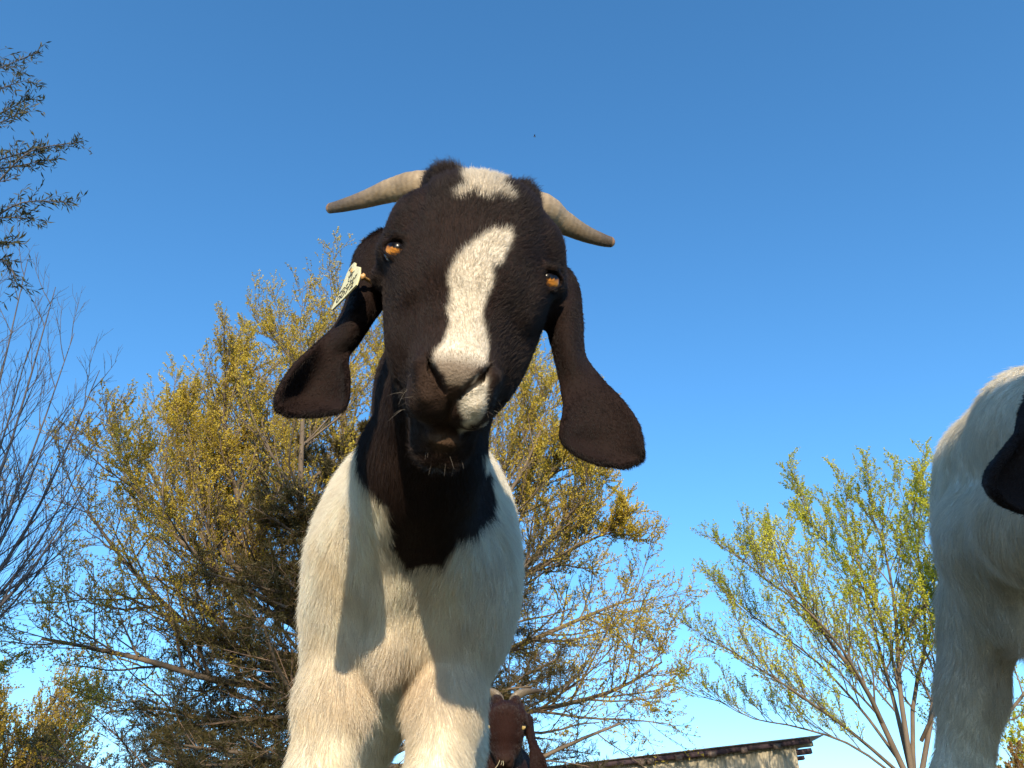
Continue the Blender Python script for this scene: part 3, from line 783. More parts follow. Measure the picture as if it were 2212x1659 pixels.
# ear tag, a printed plate pinned through the ear
M_TAG = noisy('tag_plastic', (.72, .66, .36), (.78, .73, .46), 60, .38, .1, spec=.5)
M_INK = mat('tag_ink', (.025, .022, .018), .6)
def ear_tag():
    z0 = .664
    # tag-plane basis from three surveyed corners: bottom left, bottom right, top
    BL, BR, TP = P(718, 671, .668), P(771, 616, .642), P(763, 571, .682)
    ub = unit(BR - BL); wdt = np.linalg.norm(BR - BL)
    tp = TP - BL; ux = tp @ ub
    vb = unit(tp - ux * ub); hgt = tp @ vb
    nb = np.cross(ub, vb)
    if nb @ FW > 0: nb = -nb
    L = lambda u, v, d=0.: BL + ub * u + vb * v + nb * d
    W_, Hh = wdt, hgt
    # outline: wide printed foot, sloping shoulders, round neck on top
    out = [(0, 0), (W_ * .5, -.0006), (W_, 0), (W_ + .0008, .004), (W_ * 1.02, .16 * Hh + .006), (W_ * .93, Hh * .55), (ux + .0075, Hh * .80), (ux + .0062, Hh * .92), (ux + .003, Hh * .99), (ux - .001, Hh), (ux - .005, Hh * .96), (ux - .0075, Hh * .86), (ux - .0085, Hh * .74), (W_ * .18, Hh * .45), (-.0005, .14 * Hh), (-.0012, .003)]
    n = len(out); mb = MB(); th = .0016
    Vf = np.array([L(u, v, th / 2) for u, v in out] + [L(u, v, -th / 2) for u, v in out])
    me = bpy.data.meshes.new('ear_tag')
    off = np.array(main_root.location)
    me.from_pydata([tuple(p - off) for p in Vf], [], [list(range(n)), list(range(2 * n - 1, n - 1, -1))] + [[i, i + n, (i + 1) % n + n, (i + 1) % n] for i in range(n)])
    me.materials.append(M_TAG); t = bpy.data.objects.new('ear_tag', me); link(t, main_root); t['label'] = 'pale yellow plastic ear tag printed with 0072'
    bv = t.modifiers.new('bevel', 'BEVEL'); bv.width = .0004; bv.segments = 2; bv.limit_method = 'ANGLE'
    def text(s, u, v, size, sx=1.0, name='lettering'):
        cu = bpy.data.curves.new('txt', 'FONT'); cu.body = s; cu.size = size; cu.align_x = 'CENTER'; cu.align_y = 'CENTER'; cu.extrude = .00012
        to = bpy.data.objects.new('txt', cu); COL.objects.link(to); dg = bpy.context.evaluated_depsgraph_get()
        me2 = bpy.data.meshes.new_from_object(to.evaluated_get(dg)); bpy.data.objects.remove(to); bpy.data.curves.remove(cu)
        co = np.empty(len(me2.vertices) * 3); me2.vertices.foreach_get('co', co); co = co.reshape(-1, 3)
        Wd = np.array([L(u + c[0] * sx, v + c[1], th / 2 + .0002 + c[2]) for c in co]) - off
        me2.vertices.foreach_set('co', Wd.astype(np.float32).ravel()); me2.materials.clear(); me2.materials.append(M_INK); me2.update()
        ob = bpy.data.objects.new(name, me2); link(ob, t)
    text('0072', W_ * .50, Hh * .135, .0105, W_ / .029)
    text('MO7 307', W_ * .52, Hh * .31, .0062, W_ / .030)
    text('US', ux - .001, Hh * .86, .0042)
    text('USDA', W_ * .58, Hh * .60, .0040)
    # shield outline
    mb = MB(); cx, cy = W_ * .58, Hh * .465
    sh = [(-.0032, .0034), (.0032, .0034), (.0032, -.0008), (0, -.0038), (-.0032, -.0008)]
    Vs = [L(cx + a, cy + b, th / 2 + .0003) for a, b in sh] + [L(cx + a * .76, cy + b * .76, th / 2 + .0003) for a, b in sh]
    mb.add(Vs, [[i, (i + 1) % 5, (i + 1) % 5 + 5, i + 5] for i in range(5)]); mb.obj('shield_print', M_INK, t, origin=off)
    # stud
    cpt = L(ux + .004, Hh * .72, 0); a = np.linspace(0, 2 * math.pi, 16, endpoint=False); rings = []
    for (r, d) in ((.0001, .0022), (.0014, .0021), (.0022, .0014), (.0024, .0004), (.0016, -.001), (.0016, -.008), (.0034, -.0085), (.0032, -.0105), (.0016, -.0115), (.0016, -.030), (.0001, -.031)):
        rings.append([cpt + r * (math.cos(x) * ub + math.sin(x) * vb) + nb * d for x in a])
    V = np.array(rings).reshape(-1, 3); n = 16
    Fq = [[i * n + j, i * n + (j + 1) % n, (i + 1) * n + (j + 1) % n, (i + 1) * n + j] for i in range(10) for j in range(n)]
    mesh_obj('stud', V, np.array(Fq), mat('stud_orange', (.62, .36, .14), .4), t, origin=off)
ear_tag()



# ------------------------------------------------------------------ the other two goats
def shift_frame(o, roll=0, tilt=30, yaw=0, scale=1.0): return Frame(o, rad(roll), rad(tilt), rad(yaw), scale)

M_DULL = mat('ear_tip', (.02, .02, .025), .5)
# white goat standing in the shade at the right edge: its head is outside the picture, one ear hangs into it
D2 = np.array([.704, .01, .012])
HORN2 = [([(q * .022, .050, -.03), (q * .030, .072, -.055), (q * .034, .070, -.075), (q * .040, .060, -.100)], [.017, .016, .012, .006]) for q in (-1, 1)]
H2 = Frame(P(2655, 885, .57), rad(32), rad(30), 0, 1.0)
g2 = ([(.28, .90, .004), (.90, 1.50, .008)], [(.30, .85, .004), (.85, 1.75, .010)], [(-.02, .26, .009), (.26, .88, .004)])
if QUICK: g2 = ([(.28, .90, .005), (.90, 1.50, .01)], [(.30, .85, .005), (.85, 1.75, .014)], [(-.02, .26, .014), (.26, .88, .005)])
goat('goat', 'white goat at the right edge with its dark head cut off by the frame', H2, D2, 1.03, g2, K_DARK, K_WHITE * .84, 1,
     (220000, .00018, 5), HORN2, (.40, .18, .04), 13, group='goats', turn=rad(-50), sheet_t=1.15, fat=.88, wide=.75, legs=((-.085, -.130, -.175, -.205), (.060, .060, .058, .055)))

# brown goat further back looking past the white leg
H3 = Frame(P(1093, 1563, 2.80), rad(1.5), rad(27), 0, .96)
D3 = np.array([H3.o[0] + .105, H3.o[1] + .22 - .88, -.01])
HORN3 = [([(q * .022, .060, -.02), (q * .036, .095, -.03), (q * .066, .113, -.04), (q * .100, .119, -.05), (q * .135, .122, -.06)], [.019, .018, .014, .009, .0035]) for q in (-1, 1)]
g3 = ([(H3.o[0] - .30, H3.o[0] + .30, .006)], [(H3.o[1] - .14, H3.o[1] + .22, .006), (H3.o[1] + .22, H3.o[1] + 1.25, .02)], [(0, .50, .014), (.50, .92, .006)])
brown_root, *_ = goat('goat', 'reddish brown horned goat in the background, seen past the white front leg', H3, D3, 1.0, g3, K_BROWN, K_BROWN * .9, 0,
     (60000, .0004, 4), HORN3, (.55, .38, .14), 23, group='goats', sheet_t=1.5)
# dry stalks sticking out of its mouth
M_STRAW = mat('straw', (.52, .42, .24), .6)
sp = []
for (x0, y0, x1, y1) in ((1081, 1637, 1069, 1661), (1083, 1640, 1082, 1652), (1084, 1638, 1087, 1654)):
    a, b = P(x0, y0, 2.735), P(x1, y1, 2.68); t = np.linspace(0, 1, 5)[:, None]
    sp.append(a + (b - a) * t + np.array([.003, 0, 0]) * np.sin(t * 3.1))
V_, F_ = tubes(np.array(sp), np.full((3, 5), .0011), 5)
o = mesh_obj('dry_grass_stalks', V_, F_, M_STRAW, origin=sp[0][0]); tag(o, "thin dry grass stalks hanging from the brown goat's mouth", 'grass stalks')

# ------------------------------------------------------------------ shed
M_TIN = noisy('weathered_tin', (.40, .355, .27), (.43, .385, .295), 26, .55, .1, stretch=(1, 1, .05), spec=.35, lo=.25, hi=.75)
M_ROOFTIN = noisy('roof_tin', (.45, .46, .50), (.62, .63, .66), 9, .4, .1, metal=.4)
M_FASCIA = noisy('dark_boards', (.040, .026, .040), (.075, .050, .060), 12, .7, .3, stretch=(.2, 1, 3))
M_BLOCK = noisy('block_wood', (.10, .075, .07), (.17, .13, .11), 40, .8, .3)
M_WOOD = noisy('grey_wood', (.20, .17, .13), (.33, .29, .22), 20, .8, .4, stretch=(.3, 1, 3))
def shed():
    A = P(1190, 1658, 13.0); B = P(1762, 1592, 13.0)
    A[1] = B[1] = 14.1
    A = P_y(1190, 1658, 14.1); B = P_y(1762, 1592, 14.1)
    root = empty('shed', (A[0], 14.1, 0)); tag(root, 'low tin sided shed with a dark sloping roof edge beyond the goats', 'shed')
    ln = B[0] - A[0]; sl_ = (B[2] - A[2]) / ln
    ax = np.array([unit(np.array([1, 0, sl_])), [0, 1, 0], unit(np.array([-sl_, 0, 1]))])
    top = lambda x: A[2] + (x - A[0]) * sl_
    wx0, wx1 = P_y(1222, 1650, 14.2)[0], P_y(1719, 1620, 14.2)[0]
    n = 7; rng = np.random.RandomState(5); wdt = (wx1 - wx0) / n
    for k in range(n):
        x0 = wx0 + k * wdt - (.02 if k else 0); x1 = wx0 + (k + 1) * wdt
        xs = np.linspace(x0, x1, 70); yy = 14.20 + .009 * np.sin(xs / .076 * 2 * math.pi) + (.004 if k % 2 else -.004)
        zt = np.array([top(x) - .07 for x in xs])
        lv = np.linspace(0, 1, 8)[:, None]
        dent = .006 * np.sin(xs[None] * 9 + k) * np.sin(lv * 7 + k)
        V = np.stack([np.tile(xs, (8, 1)), yy[None] + dent, .04 + lv * (zt - .04)[None]], -1).reshape(-1, 3)
        i = np.arange(7)[:, None] * 70; j = np.arange(69)[None]
        Fq = np.stack([i + j, i + j + 1, i + 70 + j + 1, i + 70 + j], -1).reshape(-1, 4)
        o = mesh_obj('wall_panel', V, Fq, M_TIN, root)
        so_ = o.modifiers.new('thick', 'SOLIDIFY'); so_.thickness = .002
    mb = MB()
    for (x, d) in ((wx0 + .01, 14.27), (wx1 - .03, 14.27), ((wx0 + wx1) / 2, 14.27)):
        mb = MB(); h = top(x) - .10; mb.box((x, d, h / 2), (.045, .045, h / 2)); mb.obj('post', M_WOOD, root)
    for (x) in (wx0 + .01, wx1 - .03):
        mb = MB(); mb.box((x, 17.2, 1.15), (.045, .045, 1.15)); mb.obj('post', M_WOOD, root)
        mb = MB(); mb.box((x, 15.72, 1.1), (.012, 1.38, 1.05)); mb.obj('side_wall', M_TIN, root)
    mb = MB(); mb.box(((wx0 + wx1) / 2, 17.26, 1.1), ((wx1 - wx0) / 2, .012, 1.05)); mb.obj('back_wall', M_TIN, root)
    mid = (A + B) / 2
    # rim board under the roof sheets, built of three lengths lapping one another
    segs = ((A[0] + .02, A[0] + ln * .56, 0), (A[0] + ln * .50, A[0] + ln * .66, .012), (A[0] + ln * .60, B[0] - .10, 0))
    for a, b, dy in segs:
        c = (a + b) / 2; mb = MB(); mb.box((c, 14.10 - dy, top(c) - .045 - dy * .9), ((b - a) / 2, .018, .036), ax); mb.obj('fascia_board', M_FASCIA, root)
    # roof sheets, corrugations running down the slope
    nr = 8
    for k in range(nr):
        y0, y1 = 14.02 + k * .44, 14.02 + (k + 1) * .44 + .03
        ys = np.linspace(y0, y1, 36); xs = np.array([A[0] - .10, mid[0], B[0] + .12])
        Z = np.array([[top(x) + .012 + .008 * math.sin(y / .076 * 2 * math.pi) + .002 * (k % 2) for y in ys] for x in xs])
        V = np.stack([np.repeat(xs, 36), np.tile(ys, 3), Z.ravel()], -1)
        i = np.arange(2)[:, None] * 36; j = np.arange(35)[None]
        Fq = np.stack([i + j, i + 36 + j, i + 36 + j + 1, i + j + 1], -1).reshape(-1, 4)
        o = mesh_obj('roof_sheet', V, Fq, M_ROOFTIN, root); q = o.modifiers.new('thick', 'SOLIDIFY'); q.thickness = .003
    # purlin ends showing under the rim board
    for px, wd in ((1200, .030), (1294, .026), (1384, .034), (1404, .032), (1465, .030), (1537, .042), (1608, .032), (1681, .034)):
        x = P_y(px, 1630, 14.07)[0]; mb = MB(); mb.box((x, 14.06, top(x) - .080), (wd * 1.6, .030, .036), ax); mb.obj('purlin_end', M_BLOCK, root)
    # stub beams at the high corner
    for (x0, x1, dz, h) in ((wx1 - .12, B[0] - .03, -.135, .032), (wx1 + .01, wx1 + .26, -.225, .040), (wx1 + .01, wx1 + .12, -.305, .028)):
        mb = MB(); mb.box(((x0 + x1) / 2, 14.24, top(x1) + dz + .03), ((x1 - x0) / 2, .05, h), ax); mb.obj('beam_end', M_WOOD if dz == -.135 else M_FASCIA, root)
shed()

# ------------------------------------------------------------------ trees
def grow(st, d0, ln, M, wob, trop, rng, droop=None):
    """vectorised crooked branches. st,d0 (N,3); ln (N,)"""
    N = len(st); pts = np.empty((N, M, 3)); pts[:, 0] = st; d = unit(d0); step = (ln / (M - 1))[:, None]
    for m in range(1, M):
        d = d + rng.normal(size=(N, 3)) * wob + np.array([0, 0, 1.0]) * trop
        if droop is not None: d = d + np.array([0, 0, -1.0]) * droop * (m / M)
        d = unit(d); pts[:, m] = pts[:, m - 1] + d * step
    return pts

def kids(pts, rad_, ln, n, t0, t1, ang, lr, rr, rng, taper=.5, up=0.0, flat=0.0):
    """n children per parent -> start, dir, length, base radius, parent index"""
    N, M, _ = pts.shape
    t = (t0 + (t1 - t0) * (np.arange(n)[None] + rng.rand(N, n)) / n)
    f = t * (M - 1); i = np.clip(f.astype(int), 0, M - 2); u = (f - i)[..., None]
    r = np.arange(N)[:, None]
    p = pts[r, i] * (1 - u) + pts[r, i + 1] * u
    tg = unit(pts[r, i + 1] - pts[r, i])
    ref = rng.normal(size=(N, n, 3)); ref[..., 2] *= (1 - flat)
    side = unit(ref - (ref * tg).sum(-1, keepdims=True) * tg)
    a = ang * rng.uniform(.65, 1.3, (N, n, 1))
    d = tg * np.cos(a) + side * np.sin(a); d[..., 2] += up
    pr = rad_[r, i] * (1 - u[..., 0]) + rad_[r, i + 1] * u[..., 0]
    L = ln[:, None] * lr * (1 - taper * t) * rng.uniform(.6, 1.25, (N, n))
    return p.reshape(-1, 3), unit(d.reshape(-1, 3)), L.ravel(), (pr * rr * rng.uniform(.7, 1.05, (N, n))).ravel(), np.repeat(np.arange(N), n)

def rtaper(r0, M, end=.35): return r0[:, None] * (1 - (1 - end) * np.linspace(0, 1, M)[None])

def leaves(p, d, size, rng, droop=.0, narrow=.42, curl=0.0):
    """pointed leaves: two triangles folded on the midrib each (a quad), p (N,3) root, d (N,3) direction"""
    N = len(p); s = size * rng.uniform(.6, 1.3, (N, 1))
    d = unit(d + np.array([0, 0, -droop])); side = unit(np.cross(d, rng.normal(size=(N, 3))))
    nn = np.cross(d, side)
    V = np.stack([p, p + d * s * .5 + side * s * narrow * .5 + nn * s * .08, p + d * s, p + d * s * .45 - side * s * narrow * .5 + nn * s * .08], 1).reshape(-1, 3)
    F = np.arange(4 * N).reshape(-1, 4)
    return V, F

def clusters(pts, n, size, rng, per=4, t0=.15, spread=.9, droop=0.0, narrow=.42, up=.2):
    """leaf bunches spread along the twigs"""
    N, M, _ = pts.shape
    t = (t0 + (1 - t0) * (np.arange(n)[None] + rng.rand(N, n)) / n); f = t * (M - 1) * .999; i = f.astype(int); u = (f - i)[..., None]
    r = np.arange(N)[:, None]; p = (pts[r, i] * (1 - u) + pts[r, i + 1] * u).reshape(-1, 3); tg = unit(pts[r, i + 1] - pts[r, i]).reshape(-1, 3)
    p = np.repeat(p, per, 0); tg = np.repeat(tg, per, 0)
    d = unit(tg * .5 + rng.normal(size=p.shape) * spread + np.array([0, 0, up]))
    return leaves(p, d, size, rng, droop, narrow)

def leaf_mat(name, c1, c2, scale=1.2, trans=.35, rough=.55):
    m = noisy(name, c1, c2, scale, rough, 0.0, spec=.3, lo=.35, hi=.65, detail=3); n, l, b = nodes(m)
    tr = n.new('ShaderNodeBsdfTranslucent'); mx = n.new('ShaderNodeMixShader'); mx.inputs[0].default_value = trans
    src = b.inputs['Base Color'].links[0].from_socket
    l.new(src, tr.inputs[0]); l.new(b.outputs[0], mx.inputs[1]); l.new(tr.outputs[0], mx.inputs[2]); l.new(mx.outputs[0], n['Material Output'].inputs[0])
    return m

M_BARK = noisy('bark', (.115, .085, .06), (.22, .165, .115), 9, .85, .6, stretch=(1, 1, .25), dist=.02)
M_BARKG = noisy('grey_bark', (.13, .10, .085), (.25, .195, .16), 9, .85, .6, stretch=(1, 1, .25), dist=.02)
M_TWIG = noisy('twig', (.14, .095, .07), (.24, .16, .11), 5, .8, .2)
M_TWIGD = noisy('dark_twig', (.075, .068, .072), (.125, .112, .115), 5, .8, .2)
M_BUD = leaf_mat('yellow_buds', (.42, .30, .02), (.70, .54, .07), 1.3)
M_LEAFG = leaf_mat('young_leaves', (.38, .42, .020), (.66, .62, .05), .9)
M_LEAFD = leaf_mat('hanging_leaves', (.060, .062, .030), (.13, .12, .055), 1.5)
M_NEEDLE = leaf_mat('needles', (.030, .030, .010), (.105, .078, .020), .8, .15)
M_FARLEAF = leaf_mat('far_leaves', (.32, .22, .02), (.54, .40, .05), .6)
M_ORANGE = leaf_mat('orange_leaves', (.22, .11, .03), (.34, .20, .06), .8)

def limb_obj(name, parts, m, parent, kind=None):
    Vs, Fs, n = [], [], 0
    for pts, rr, sides in parts:
        V, Fq = tubes(pts, rr, sides); Vs.append(V); Fs.append(Fq + n); n += len(V)
    o = mesh_obj(name, np.concatenate(Vs), np.concatenate(Fs), m, parent)
    if kind: o['kind'] = kind
    return o

# ---- the big budding tree behind the goat: limbs surveyed from the photograph, finer growth on its own
def big_tree():
    rng = np.random.RandomState(42)
    Y0 = 14.0
    G = lambda pts: catmull(np.array([P_y(x, y, Y0 + dy) for x, y, dy in pts]), 12)
    base = P_y(800, 1650, Y0); base[2] = 0
    root = empty('budding_tree', base); tag(root, 'large spreading tree with yellow spring buds behind the black headed goat', 'tree')
    T = catmull(np.array([base, P_y(800, 1600, Y0), P_y(775, 1480, Y0), P_y(735, 1400, Y0)]), 14)
    limb_obj('trunk', [(T[None], rtaper(np.array([.24]), 14, .62), 12)], M_BARK, root)
    L = []
    L.append((G([(760, 1450, 0), (690, 1400, 0), (612, 1318, -.2), (570, 1241, -.3), (565, 1136, -.3), (556, 1032, -.2), (548, 902, -.2), (560, 806, -.2)]), .105))
    L.append((G([(740, 1420, .1), (745, 1250, .5), (720, 1180, .8), (672, 1145, 1.), (600, 1100, 1.2), (530, 1041, 1.4), (470, 945, 1.6)]), .10))
    L.append((G([(735, 1400, .1), (770, 1250, .2), (760, 1076, .1), (745, 928, 0), (735, 788, -.1), (748, 684, -.2)]), .11))
    L.append((G([(745, 1420, 0), (820, 1280, -.3), (860, 1102, -.5), (870, 945, -.7), (850, 806, -.8), (835, 701, -.8)]), .10))
    L.append((G([(770, 1450, 0), (900, 1320, .3), (1010, 1163, .5), (1090, 1015, .7), (1130, 875, .8), (1150, 797, .8)]), .095))
    L.append((G([(770, 1460, 0), (950, 1370, -.3), (1110, 1250, -.5), (1210, 1136, -.8), (1270, 1067, -.9)]), .085))
    L.append((G([(785, 1500, 0), (960, 1450, .3), (1130, 1390, .5), (1270, 1330, .7), (1370, 1290, .9)]), .075))
    L.append((G([(790, 1560, 0), (980, 1560, -.2), (1180, 1530, -.4), (1330, 1490, -.5), (1430, 1430, -.5)]), .065))
    L.append((G([(785, 1510, 0), (650, 1420, -.4), (480, 1400, -.8), (360, 1310, -1.), (250, 1189, -1.2), (190, 1102, -1.3)]), .075))
    L.append((G([(785, 1520, 0), (640, 1490, -.6), (470, 1470, -1.), (330, 1430, -1.4), (200, 1400, -1.6), (90, 1380, -1.6)]), .075))
    L.append((G([(745, 1420, 0), (640, 1350, .4), (520, 1290, .6), (420, 1180, .8), (350, 1067, .9), (310, 989, .9)]), .075))
    L.append((G([(612, 1318, -.2), (560, 1260, -.6), (480, 1197, -1.0), (440, 1084, -1.1), (420, 980, -1.1), (400, 910, -1.1)]), .060))
    L.append((G([(795, 1590, 0), (640, 1570, .3), (480, 1560, .6), (340, 1530, .8), (230, 1540, .9)]), .055))
    L.append((G([(760, 1450, .3), (840, 1250, 1.2), (930, 1076, 1.5), (980, 910, 1.7), (970, 771, 1.7)]), .08))
    L.append((G([(750, 1430, .2), (660, 1206, -1.4), (650, 1032, -1.8), (655, 875, -2.0), (650, 771, -2.)]), .08))
    L.append((G([(612, 1318, -.2), (520, 1180, .2), (440, 1060, .5), (400, 960, .6), (370, 880, .7)]), .055))
    L.append((G([(570, 1240, -.3), (520, 1100, -.9), (490, 960, -1.2), (485, 850, -1.3), (500, 790, -1.3)]), .055))
    L.append((G([(612, 1318, -.2), (500, 1250, -1.2), (380, 1160, -1.7), (300, 1060, -1.8), (250, 980, -1.8)]), .050))
    L.append((G([(565, 1137, -.3), (610, 1020, .6), (640, 900, .9), (640, 800, 1.), (620, 740, 1.)]), .050))
    L.append((G([(1010, 1165, .5), (1120, 1080, 0), (1200, 1020, -.2), (1250, 1010, -.2)]), .045))
    L.append((G([(1110, 1250, -.5), (1210, 1200, .2), (1290, 1160, .5), (1330, 1150, .5)]), .042))
    L.append((G([(900, 1320, .3), (1020, 1180, -.9), (1110, 1050, -1.3), (1160, 950, -1.4), (1180, 890, -1.4)]), .050))
    twigs_all = []
    for pts, r0 in L:
        ln = np.linalg.norm(np.diff(pts, axis=0), axis=1).sum(); R0 = rtaper(np.array([r0]), 12, .22)
        pp = pts[None]; lnA = np.array([ln])
        low = pts[-1][2] < 6.0
        s1, d1, l1, r1, _ = kids(pp, R0, lnA, 19, .16, 1.0, rad(44), .50, .62, rng, .55, up=.18)
        l1 = np.clip(l1, .5, 2.2)
        b1 = grow(s1, d1, l1, 7, .10, .10 if not low else .035, rng); R1 = rtaper(np.clip(r1, .010, .032), 7, .3)
        s2, d2, l2, r2, _ = kids(b1, R1, l1, 12, .10, 1.0, rad(42), .52, .6, rng, .45, up=.14)
        l2 = np.clip(l2, .3, 1.3)
        b2 = grow(s2, d2, l2, 6, .11, .10 if not low else .04, rng); R2 = rtaper(np.clip(r2, .0055, .016), 6, .4)
        s3, d3, l3, r3, _ = kids(b2, R2, l2, 6, .15, 1.0, rad(38), .50, .7, rng, .4, up=.10)
        l3 = np.clip(l3, .15, .55)
        b3 = grow(s3, d3, l3, 4, .12, .12 if not low else .05, rng); R3 = rtaper(np.clip(r3, .0032, .006), 4, .6)
        limb_obj('limb', [(pp, R0, 10), (b1, R1, 6), (b2, R2, 4), (b3, R3, 3)], M_BARK, root)
        twigs_all.append((b2, b3, low))
    Vs, Fs, n = [], [], 0
    for b2, b3, low in twigs_all:
        for bb, cn, per in ((b3, 5, 3), (b2, 6, 4)):
            V, Fq = clusters(bb, cn if not low else max(cn - 2, 2), .037, rng, per, .25, .9, up=.35, narrow=.5)
            Vs.append(V); Fs.append(Fq + n); n += len(V)
    o = mesh_obj('foliage', np.concatenate(Vs), np.concatenate(Fs), M_BUD, root, smooth=False); o['kind'] = 'stuff'

# ---- dark conifer standing with it
def conifer():
    rng = np.random.RandomState(7)
    base = P_y(770, 1650, 12.6); base[2] = 0
    root = empty('conifer_tree', base); tag(root, 'dark brownish green conifer standing low behind the white goat', 'tree')
    Hh = 7.4; T = base + np.linspace(0, 1, 14)[:, None] * np.array([-.1, .3, Hh]); T[:, :2] += rng.normal(size=(14, 2)) * .02
    limb_obj('trunk', [(T[None], rtaper(np.array([.17]), 14, .12), 10)], M_BARK, root)
    n = 120; z = np.linspace(.10, .97, n) ** 1.15; az = rng.uniform(0, 2 * math.pi, n)
    st = base + z[:, None] * np.array([-.1, .3, Hh]); ln = (3.5 * (1 - z) ** .75 + .45) * rng.uniform(.8, 1.2, n)
    d = np.stack([np.cos(az), np.sin(az) * .8, rng.uniform(-.05, .35, n)], -1)
    b0 = grow(st, d, ln, 9, .07, .02, rng); R0 = rtaper(.012 + .012 * ln, 9, .25)
    s1, d1, l1, r1, pi_ = kids(b0, R0, ln, 17, .12, 1.0, rad(48), .36, .5, rng, .4, flat=.6)
    b1 = grow(s1, d1, l1, 6, .10, .05, rng, droop=.10); R1 = rtaper(np.clip(r1, .004, .012), 6, .4)
    s2, d2, l2, r2, _ = kids(b1, R1, l1, 6, .2, 1.0, rad(42), .42, .6, rng, .3)
    b2 = grow(s2, d2, np.clip(l2, .08, .5), 4, .12, .04, rng); R2 = rtaper(np.clip(r2, .003, .005), 4, .5)
    for k in range(n):
        pass
    groups = np.arange(n) % 12
    for g in range(n):
        if ln[g] < .01: continue
    for k in range(n):
        limb_obj('limb', [(b0[k:k + 1], R0[k:k + 1], 6)], M_BARK, root)
    o = limb_obj('twigs', [(b1, R1, 4), (b2, R2, 3)], M_TWIG, root, 'stuff')
    Vs, Fs, m = [], [], 0
    for bb, cn, per, sz in ((b2, 5, 6, .095), (b1, 8, 7, .10)):
        V, Fq = clusters(bb, cn, sz, rng, per, .1, .65, up=.25, narrow=.10); Vs.append(V); Fs.append(Fq + m); m += len(V)
    o = mesh_obj('needle_foliage', np.concatenate(Vs), np.concatenate(Fs), M_NEEDLE, root, smooth=False); o['kind'] = 'stuff'
    return root

